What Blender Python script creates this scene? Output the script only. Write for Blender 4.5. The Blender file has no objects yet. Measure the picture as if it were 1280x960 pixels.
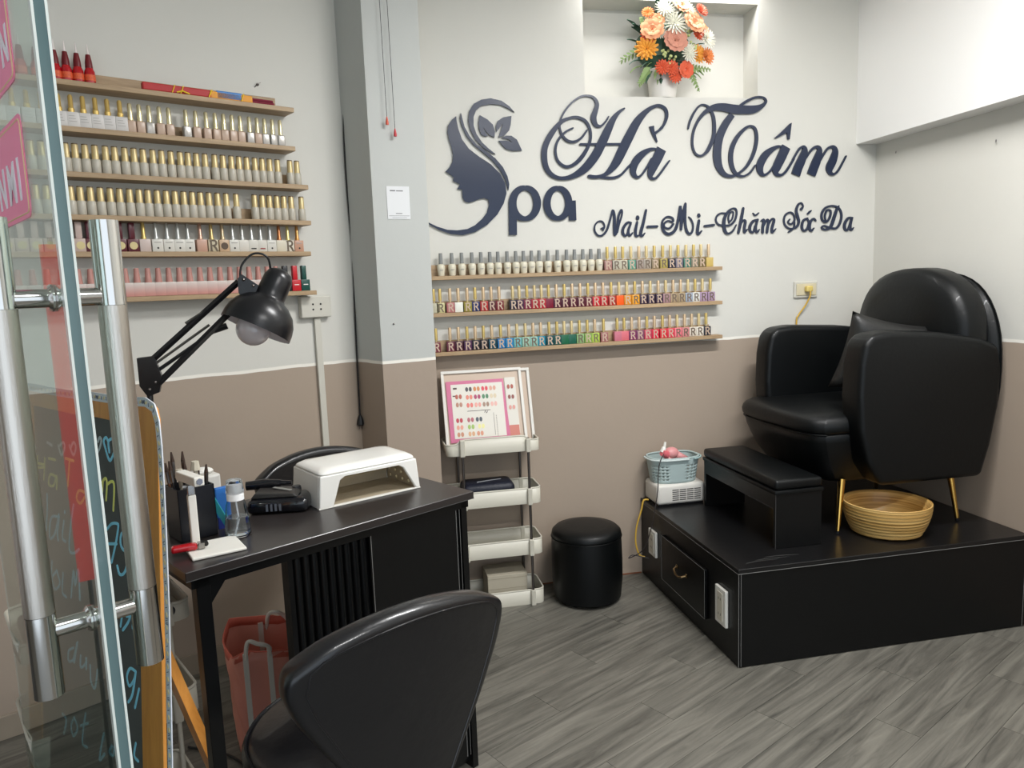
import bpy, bmesh, math, random
from mathutils import Vector, Matrix
random.seed(7)
C = bpy.context.scene.collection
# Nail salon interior, built object by object
CAMR, CAMU, CAMF = (0.979234, -0.199165, -0.037868), (0.062878, 0.120788, 0.990685), (0.192735, 0.972494, -0.130803)
EXPO = .5; WORLD = 1.2; P1, P2_, P3 = 52, 34, 3; RED = (-1.235, 2.035, 0)
# ---------------------------------------------------------------- camera, world, exposure
def basis(R, U, F, loc):
    m = Matrix(((R[0], U[0], -F[0], loc[0]), (R[1], U[1], -F[1], loc[1]), (R[2], U[2], -F[2], loc[2]), (0, 0, 0, 1)))
    return m
cam_d = bpy.data.cameras.new('camera'); cam = bpy.data.objects.new('camera', cam_d); C.objects.link(cam)
cam.matrix_world = basis(CAMR, CAMU, CAMF, (0, 0, 1.5))
cam_d.sensor_width = 36; cam_d.lens = 930 / 1280 * 36; cam_d.clip_start = .02
sc = bpy.context.scene; sc.camera = cam
sc.view_settings.view_transform = 'Standard'; sc.view_settings.look = 'None'
sc.view_settings.exposure = EXPO; sc.view_settings.gamma = 1; sc.view_settings.use_curve_mapping = False
wd = bpy.data.worlds.new('overcast'); sc.world = wd; wd.use_nodes = True
bg = wd.node_tree.nodes['Background']; bg.inputs[0].default_value = (.80, .90, 1, 1); bg.inputs[1].default_value = WORLD
def lamp(name, loc, size, power, rot=(0, 0, 0), col=(1, .97, .92)):
    l = bpy.data.lights.new(name, 'AREA'); l.shape = 'RECTANGLE'; l.size, l.size_y = size; l.energy = power; l.color = col
    o = bpy.data.objects.new(name, l); C.objects.link(o); o.location = loc; o.rotation_euler = rot; return o
# ---------------------------------------------------------------- materials
def lin(c):
    r = []
    for v in c[:3]:
        v /= 255.; r.append(v / 12.92 if v <= .04045 else ((v + .055) / 1.055) ** 2.4)
    return (r[0], r[1], r[2], 1)
MC = {}
def M(name, rgb, rough=.5, metal=0, var=0, scale=30, bump=0, coat=0, trans=0, ior=1.45, spec=None, stretch=None, emit=0, alpha=1):
    k = name
    if k in MC: return MC[k]
    m = bpy.data.materials.new(name); m.use_nodes = True; nt = m.node_tree; b = nt.nodes['Principled BSDF']
    b.inputs['Base Color'].default_value = lin(rgb); b.inputs['Roughness'].default_value = rough; b.inputs['Metallic'].default_value = metal
    b.inputs['Transmission Weight'].default_value = trans; b.inputs['IOR'].default_value = ior; b.inputs['Coat Weight'].default_value = coat
    if spec is not None: b.inputs['Specular IOR Level'].default_value = spec
    if emit: b.inputs['Emission Color'].default_value = lin(rgb); b.inputs['Emission Strength'].default_value = emit
    if alpha < 1: b.inputs['Alpha'].default_value = alpha
    if var or bump:
        tc = nt.nodes.new('ShaderNodeTexCoord'); mp = nt.nodes.new('ShaderNodeMapping'); nt.links.new(tc.outputs['Object'], mp.inputs[0])
        if stretch: mp.inputs['Scale'].default_value = stretch
        nz = nt.nodes.new('ShaderNodeTexNoise'); nz.inputs['Scale'].default_value = scale; nz.inputs['Detail'].default_value = 5
        nt.links.new(mp.outputs[0], nz.inputs['Vector'])
        if var:
            mx = nt.nodes.new('ShaderNodeMix'); mx.data_type = 'RGBA'
            l = lin(rgb); mx.inputs[6].default_value = tuple(x * (1 - var) for x in l[:3]) + (1,); mx.inputs[7].default_value = tuple(min(1, x * (1 + var)) for x in l[:3]) + (1,)
            nt.links.new(nz.outputs[0], mx.inputs[0]); nt.links.new(mx.outputs[2], b.inputs['Base Color'])
        if bump:
            bp = nt.nodes.new('ShaderNodeBump'); bp.inputs['Strength'].default_value = bump; bp.inputs['Distance'].default_value = .01
            nt.links.new(nz.outputs[0], bp.inputs['Height']); nt.links.new(bp.outputs[0], b.inputs['Normal'])
    MC[k] = m; return m
def wood(name, c1, c2, scale=(2, 40, 40), rough=.45, wv=6):
    if name in MC: return MC[name]
    m = bpy.data.materials.new(name); m.use_nodes = True; nt = m.node_tree; b = nt.nodes['Principled BSDF']; b.inputs['Roughness'].default_value = rough
    tc = nt.nodes.new('ShaderNodeTexCoord'); mp = nt.nodes.new('ShaderNodeMapping'); mp.inputs['Scale'].default_value = scale
    oi = nt.nodes.new('ShaderNodeObjectInfo'); ad = nt.nodes.new('ShaderNodeVectorMath'); ad.operation = 'ADD'
    ml = nt.nodes.new('ShaderNodeMath'); ml.operation = 'MULTIPLY'; ml.inputs[1].default_value = 37.
    nt.links.new(oi.outputs['Random'], ml.inputs[0]); nt.links.new(tc.outputs['Object'], mp.inputs[0]); nt.links.new(mp.outputs[0], ad.inputs[0]); nt.links.new(ml.outputs[0], ad.inputs[1])
    n1 = nt.nodes.new('ShaderNodeTexNoise'); n1.inputs['Scale'].default_value = 1; n1.inputs['Detail'].default_value = 8; n1.inputs['Distortion'].default_value = 1.2; n1.inputs['Roughness'].default_value = .65
    nt.links.new(ad.outputs[0], n1.inputs['Vector'])
    cr = nt.nodes.new('ShaderNodeValToRGB'); cr.color_ramp.elements[0].position = .3; cr.color_ramp.elements[1].position = .68
    cr.color_ramp.elements[0].color = lin(c1); cr.color_ramp.elements[1].color = lin(c2)
    nt.links.new(n1.outputs[0], cr.inputs[0])
    hv = nt.nodes.new('ShaderNodeHueSaturation'); mr = nt.nodes.new('ShaderNodeMapRange'); mr.inputs[3].default_value = .97; mr.inputs[4].default_value = 1.03
    nt.links.new(oi.outputs['Random'], mr.inputs[0]); nt.links.new(mr.outputs[0], hv.inputs['Value']); nt.links.new(cr.outputs[0], hv.inputs['Color']); nt.links.new(hv.outputs[0], b.inputs['Base Color'])
    MC[name] = m; return m
def wall_paint(name, top, low, z0, rgh=.6):
    m = bpy.data.materials.new(name); m.use_nodes = True; nt = m.node_tree; b = nt.nodes['Principled BSDF']; b.inputs['Roughness'].default_value = rgh
    g = nt.nodes.new('ShaderNodeNewGeometry'); s = nt.nodes.new('ShaderNodeSeparateXYZ'); nt.links.new(g.outputs['Position'], s.inputs[0])
    n = nt.nodes.new('ShaderNodeTexNoise'); n.inputs['Scale'].default_value = 5; n.inputs['Detail'].default_value = 3; nt.links.new(g.outputs['Position'], n.inputs['Vector'])
    a = nt.nodes.new('ShaderNodeMath'); a.operation = 'MULTIPLY_ADD'; a.inputs[1].default_value = .014; nt.links.new(n.outputs[0], a.inputs[0]); nt.links.new(s.outputs[2], a.inputs[2])
    def band(lo, hi):
        mr = nt.nodes.new('ShaderNodeMapRange'); mr.inputs[1].default_value = lo; mr.inputs[2].default_value = hi; nt.links.new(a.outputs[0], mr.inputs[0]); return mr
    b1 = band(z0 + .004, z0 + .0055); b2 = band(z0 + .016, z0 + .02)
    n2 = nt.nodes.new('ShaderNodeTexNoise'); n2.inputs['Scale'].default_value = 2.2; n2.inputs['Detail'].default_value = 4; nt.links.new(g.outputs['Position'], n2.inputs['Vector'])
    def mix(c1, c2, f):
        mx = nt.nodes.new('ShaderNodeMix'); mx.data_type = 'RGBA'
        for i, c in ((6, c1), (7, c2)):
            if isinstance(c, tuple): mx.inputs[i].default_value = c
            else: nt.links.new(c, mx.inputs[i])
        nt.links.new(f, mx.inputs[0]); return mx.outputs[2]
    t = lin(top); l = lin(low)
    tc = mix(tuple(x * .955 for x in t[:3]) + (1,), t, n2.outputs[0]); lc = mix(tuple(x * .95 for x in l[:3]) + (1,), l, n2.outputs[0])
    edge = mix(lc, lin((236, 232, 222)), b1.outputs[0]); fin = mix(edge, tc, b2.outputs[0])
    nt.links.new(fin, b.inputs['Base Color'])
    bp = nt.nodes.new('ShaderNodeBump'); bp.inputs['Strength'].default_value = .25; bp.inputs['Distance'].default_value = .004
    n3 = nt.nodes.new('ShaderNodeTexNoise'); n3.inputs['Scale'].default_value = 14; n3.inputs['Detail'].default_value = 6; nt.links.new(g.outputs['Position'], n3.inputs['Vector'])
    nt.links.new(n3.outputs[0], bp.inputs['Height']); nt.links.new(bp.outputs[0], b.inputs['Normal'])
    MC[name] = m; return m
# ---------------------------------------------------------------- mesh helpers
class B:
    def __init__(s): s.bm = bmesh.new()
    def _add(s, t, mtx=None, mi=0):
        if mtx is not None: bmesh.ops.transform(t, matrix=mtx, verts=t.verts)
        for f in t.faces: f.material_index = mi
        me = bpy.data.meshes.new('t'); t.to_mesh(me); t.free(); s.bm.from_mesh(me); bpy.data.meshes.remove(me); return s
    def box(s, a, b, bev=0, seg=2, mtx=None, mi=0):
        t = bmesh.new(); bmesh.ops.create_cube(t, size=1)
        sc_ = [b[i] - a[i] for i in range(3)]; ce = [(a[i] + b[i]) / 2 for i in range(3)]
        bmesh.ops.transform(t, matrix=Matrix.Translation(ce) @ Matrix.Diagonal((*sc_, 1)), verts=t.verts)
        if bev: bmesh.ops.bevel(t, geom=t.edges[:], offset=bev, segments=seg, affect='EDGES', profile=.5)
        return s._add(t, mtx, mi)
    def prism(s, pts, axis, a, b, bev=0, seg=2, mtx=None, mi=0):
        t = bmesh.new()
        def P(u, v, w): return {'x': (w, u, v), 'y': (u, w, v), 'z': (u, v, w)}[axis]
        v0 = [t.verts.new(P(u, v, a)) for u, v in pts]; v1 = [t.verts.new(P(u, v, b)) for u, v in pts]; n = len(pts)
        t.faces.new(v0[::-1]); t.faces.new(v1)
        for i in range(n): t.faces.new((v0[i], v0[(i + 1) % n], v1[(i + 1) % n], v1[i]))
        bmesh.ops.recalc_face_normals(t, faces=t.faces[:])
        if bev: bmesh.ops.bevel(t, geom=t.edges[:], offset=bev, segments=seg, affect='EDGES', profile=.5, clamp_overlap=True)
        if n > 4: bmesh.ops.triangulate(t, faces=[f for f in t.faces if len(f.verts) > 4])
        return s._add(t, mtx, mi)
    def lathe(s, prof, n=24, mtx=None, mi=0, cx=0, cy=0, close=False):
        t = bmesh.new(); rings = []
        for r, z in prof:
            if r < 1e-6: rings.append([t.verts.new((cx, cy, z))])
            else: rings.append([t.verts.new((cx + r * math.cos(2 * math.pi * i / n), cy + r * math.sin(2 * math.pi * i / n), z)) for i in range(n)])
        prs = list(zip(rings, rings[1:])) + ([(rings[-1], rings[0])] if close else [])
        for a, b in prs:
            for i in range(n):
                j = (i + 1) % n
                if len(a) == 1 and len(b) == 1: continue
                if len(a) == 1: t.faces.new((a[0], b[i], b[j]))
                elif len(b) == 1: t.faces.new((a[i], a[j], b[0]))
                else: t.faces.new((a[i], a[j], b[j], b[i]))
        bmesh.ops.recalc_face_normals(t, faces=t.faces[:]); return s._add(t, mtx, mi)
    def tube(s, pts, r, n=8, closed=False, mi=0, mtx=None, cap=True):
        pts = [Vector(p) for p in pts]; t = bmesh.new(); N = len(pts); rings = []
        rr = r if isinstance(r, (list, tuple)) else [r] * N
        up = None
        for i, p in enumerate(pts):
            if closed: d = pts[(i + 1) % N] - pts[i - 1]
            else: d = pts[min(i + 1, N - 1)] - pts[max(i - 1, 0)]
            d.normalize()
            if up is None: up = Vector((0, 0, 1)) if abs(d.z) < .9 else Vector((1, 0, 0))
            x = d.cross(up).normalized(); up = x.cross(d).normalized()
            rings.append([t.verts.new(p + (x * math.cos(2 * math.pi * k / n) + up * math.sin(2 * math.pi * k / n)) * rr[i]) for k in range(n)])
        for i in range(N if closed else N - 1):
            a, b = rings[i], rings[(i + 1) % N]
            for k in range(n): t.faces.new((a[k], a[(k + 1) % n], b[(k + 1) % n], b[k]))
        if not closed and cap: t.faces.new(rings[0][::-1]); t.faces.new(rings[-1])
        bmesh.ops.recalc_face_normals(t, faces=t.faces[:]); return s._add(t, mtx, mi)
    def sphere(s, c, r, n=12, mtx=None, mi=0, sq=(1, 1, 1)):
        t = bmesh.new(); bmesh.ops.create_uvsphere(t, u_segments=n, v_segments=max(6, n // 2), radius=r)
        bmesh.ops.transform(t, matrix=Matrix.Translation(c) @ Matrix.Diagonal((*sq, 1)), verts=t.verts); return s._add(t, mtx, mi)
    def grid(s, fn, nu, nv, mi=0, mtx=None):
        t = bmesh.new(); g = [[t.verts.new(fn(i / nu, j / nv)) for j in range(nv + 1)] for i in range(nu + 1)]
        for i in range(nu):
            for j in range(nv): t.faces.new((g[i][j], g[i + 1][j], g[i + 1][j + 1], g[i][j + 1]))
        return s._add(t, mtx, mi)
    def ribbon(s, st, y0, y1, mi=0, plane='xz'):           # stroke of (x, z, width) with rounded ends, extruded in y
        P = [(Vector((p[0], p[1])), p[2]) for p in st]
        out = []
        n = len(P)
        for i in range(n - 1):
            p0, p1, p2, p3 = P[max(i - 1, 0)], P[i], P[i + 1], P[min(i + 2, n - 1)]
            for k in range(5):
                u = k / 5
                f = lambda a, b, c, d: .5 * ((2 * b) + (c - a) * u + (2 * a - 5 * b + 4 * c - d) * u * u + (3 * b - a - 3 * c + d) * u ** 3)
                out.append((f(p0[0], p1[0], p2[0], p3[0]), max(.0005, f(p0[1], p1[1], p2[1], p3[1]))))
        out.append(P[-1]); t = bmesh.new(); L = []; Rr = []
        def V(q, y): return t.verts.new((q.x, y, q.y))
        rings = []
        N = len(out)
        for i, (p, w) in enumerate(out):
            d = out[min(i + 1, N - 1)][0] - out[max(i - 1, 0)][0]
            if d.length < 1e-9: d = Vector((1, 0))
            d.normalize(); nn = Vector((-d.y, d.x)) * w / 2
            rings.append((p + nn, p - nn, d, w))
        a0, b0, d, w = rings[0]; c0 = (a0 + b0) / 2; aN, bN, dN, wN = rings[-1]; cN = (aN + bN) / 2
        if w < .02: rings = [(c0 - d * w * .5 + (a0 - c0) * .5, c0 - d * w * .5 + (b0 - c0) * .5, d, w)] + rings
        if wN < .02: rings = rings + [(cN + dN * wN * .5 + (aN - cN) * .5, cN + dN * wN * .5 + (bN - cN) * .5, dN, wN)]
        pv = None
        for ri, (a, b, _, _) in enumerate(rings):
            yy = y0 - ri * 1.2e-5; q = (V(a, yy), V(b, yy), V(a, y1), V(b, y1))
            if pv:
                t.faces.new((pv[0], q[0], q[1], pv[1])); t.faces.new((pv[0], pv[2], q[2], q[0])); t.faces.new((pv[1], q[1], q[3], pv[3]))
            else: t.faces.new((q[0], q[1], q[3], q[2]))
            pv = q
        t.faces.new((pv[0], pv[2], pv[3], pv[1]))
        return s._add(t, None, mi)
def smoothed(P, n=6):
    P = [Vector(p) for p in P]; out = []
    for i in range(len(P) - 1):
        a, b_, c, d = P[max(i - 1, 0)], P[i], P[i + 1], P[min(i + 2, len(P) - 1)]
        for k in range(n):
            u = k / n; out.append(.5 * ((2 * b_) + (c - a) * u + (2 * a - 5 * b_ + 4 * c - d) * u * u + (3 * b_ - a - 3 * c + d) * u ** 3))
    return out + [P[-1]]
def obj(name, b, mats, parent=None, loc=None, smooth=False, mods=(), label=None, kind=None):
    if isinstance(b, B): me = bpy.data.meshes.new(name); b.bm.to_mesh(me); b.bm.free()
    else: me = b
    if mats is not None and not me.materials:
        for m in (mats if isinstance(mats, (list, tuple)) else [mats]): me.materials.append(m)
    if smooth and isinstance(b, B):
        me.polygons.foreach_set('use_smooth', [True] * len(me.polygons))
        if smooth != 'all': me.set_sharp_from_angle(angle=math.radians(40))
    o = bpy.data.objects.new(name, me); C.objects.link(o)
    if parent: o.parent = parent
    if loc is not None: o.location = loc
    for md in mods:
        if md[0] == 'bevel': m = o.modifiers.new('b', 'BEVEL'); m.width = md[1]; m.segments = md[2]; m.limit_method = 'ANGLE'; m.angle_limit = math.radians(35)
        if md[0] == 'sub': m = o.modifiers.new('s', 'SUBSURF'); m.levels = md[1]; m.render_levels = md[1]
        if md[0] == 'solid': m = o.modifiers.new('s', 'SOLIDIFY'); m.thickness = md[1]; m.offset = md[2]
    if label: o['label'] = label
    if kind: o['kind'] = kind
    return o
def thing(name, label, cat, loc=(0, 0, 0), rotz=0, group=None, mtx=None):
    o = bpy.data.objects.new(name, None); C.objects.link(o); o.location = loc; o.rotation_euler = (0, 0, rotz); o.empty_display_size = .05
    if mtx is not None: o.matrix_world = mtx
    o['label'] = label; o['category'] = cat
    if group: o['group'] = group
    return o
def tag(o, label, cat, group=None):
    o['label'] = label; o['category'] = cat
    if group: o['group'] = group
    return o
def struct(name, b, m, parent=None, smooth=False, **k):
    o = obj(name, b, m, parent, smooth=smooth, **k)
    if not parent: o['kind'] = 'structure'
    return o
TXT = {}
def text_mesh(s, size=1., ext=.02, sx=1.):
    k = (s, size, ext, sx)
    if k in TXT: return TXT[k]
    cu = bpy.data.curves.new('t', 'FONT'); cu.body = s; cu.size = size; cu.extrude = ext; cu.align_x = 'CENTER'; cu.resolution_u = 2; cu.offset = .018 * size / .08 * .1 + .0008
    o = bpy.data.objects.new('t', cu); C.objects.link(o); dg = bpy.context.evaluated_depsgraph_get()
    me = bpy.data.meshes.new_from_object(o.evaluated_get(dg)); bpy.data.objects.remove(o)
    me.transform(Matrix.Rotation(math.pi / 2, 4, 'X') @ Matrix.Diagonal((sx, 1, 1, 1))); TXT[k] = me; return me
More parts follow.
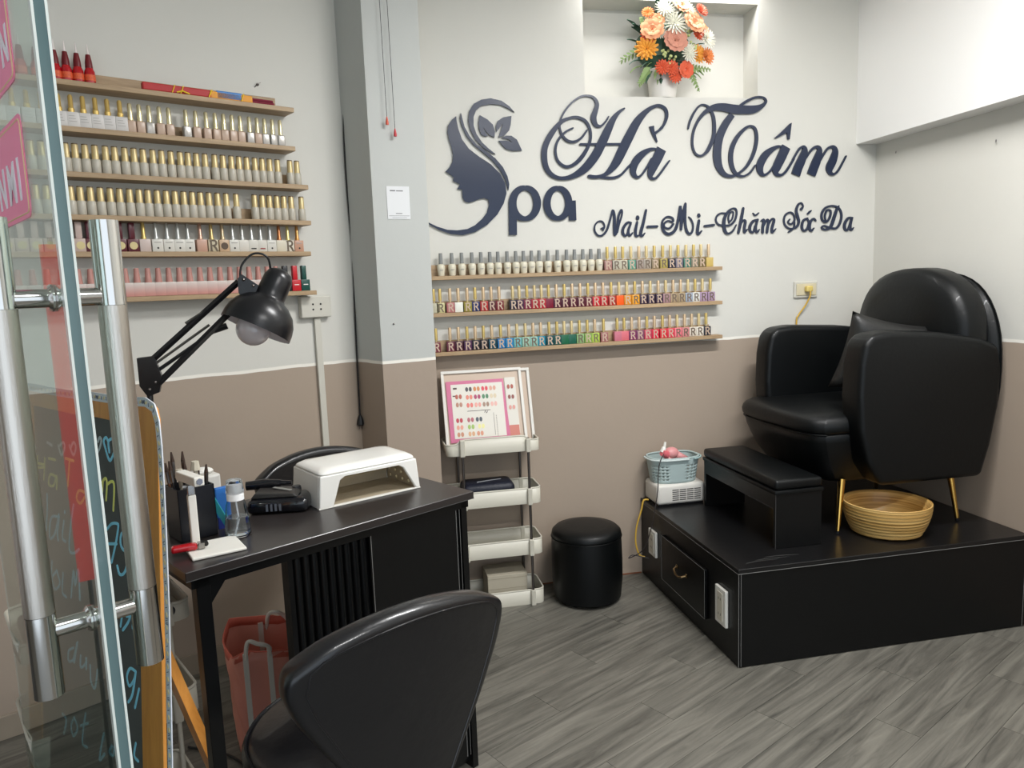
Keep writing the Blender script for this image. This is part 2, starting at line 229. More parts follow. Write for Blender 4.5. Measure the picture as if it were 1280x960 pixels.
# measured data in metres (wall x/z strokes, shelf positions, board s/down strokes)
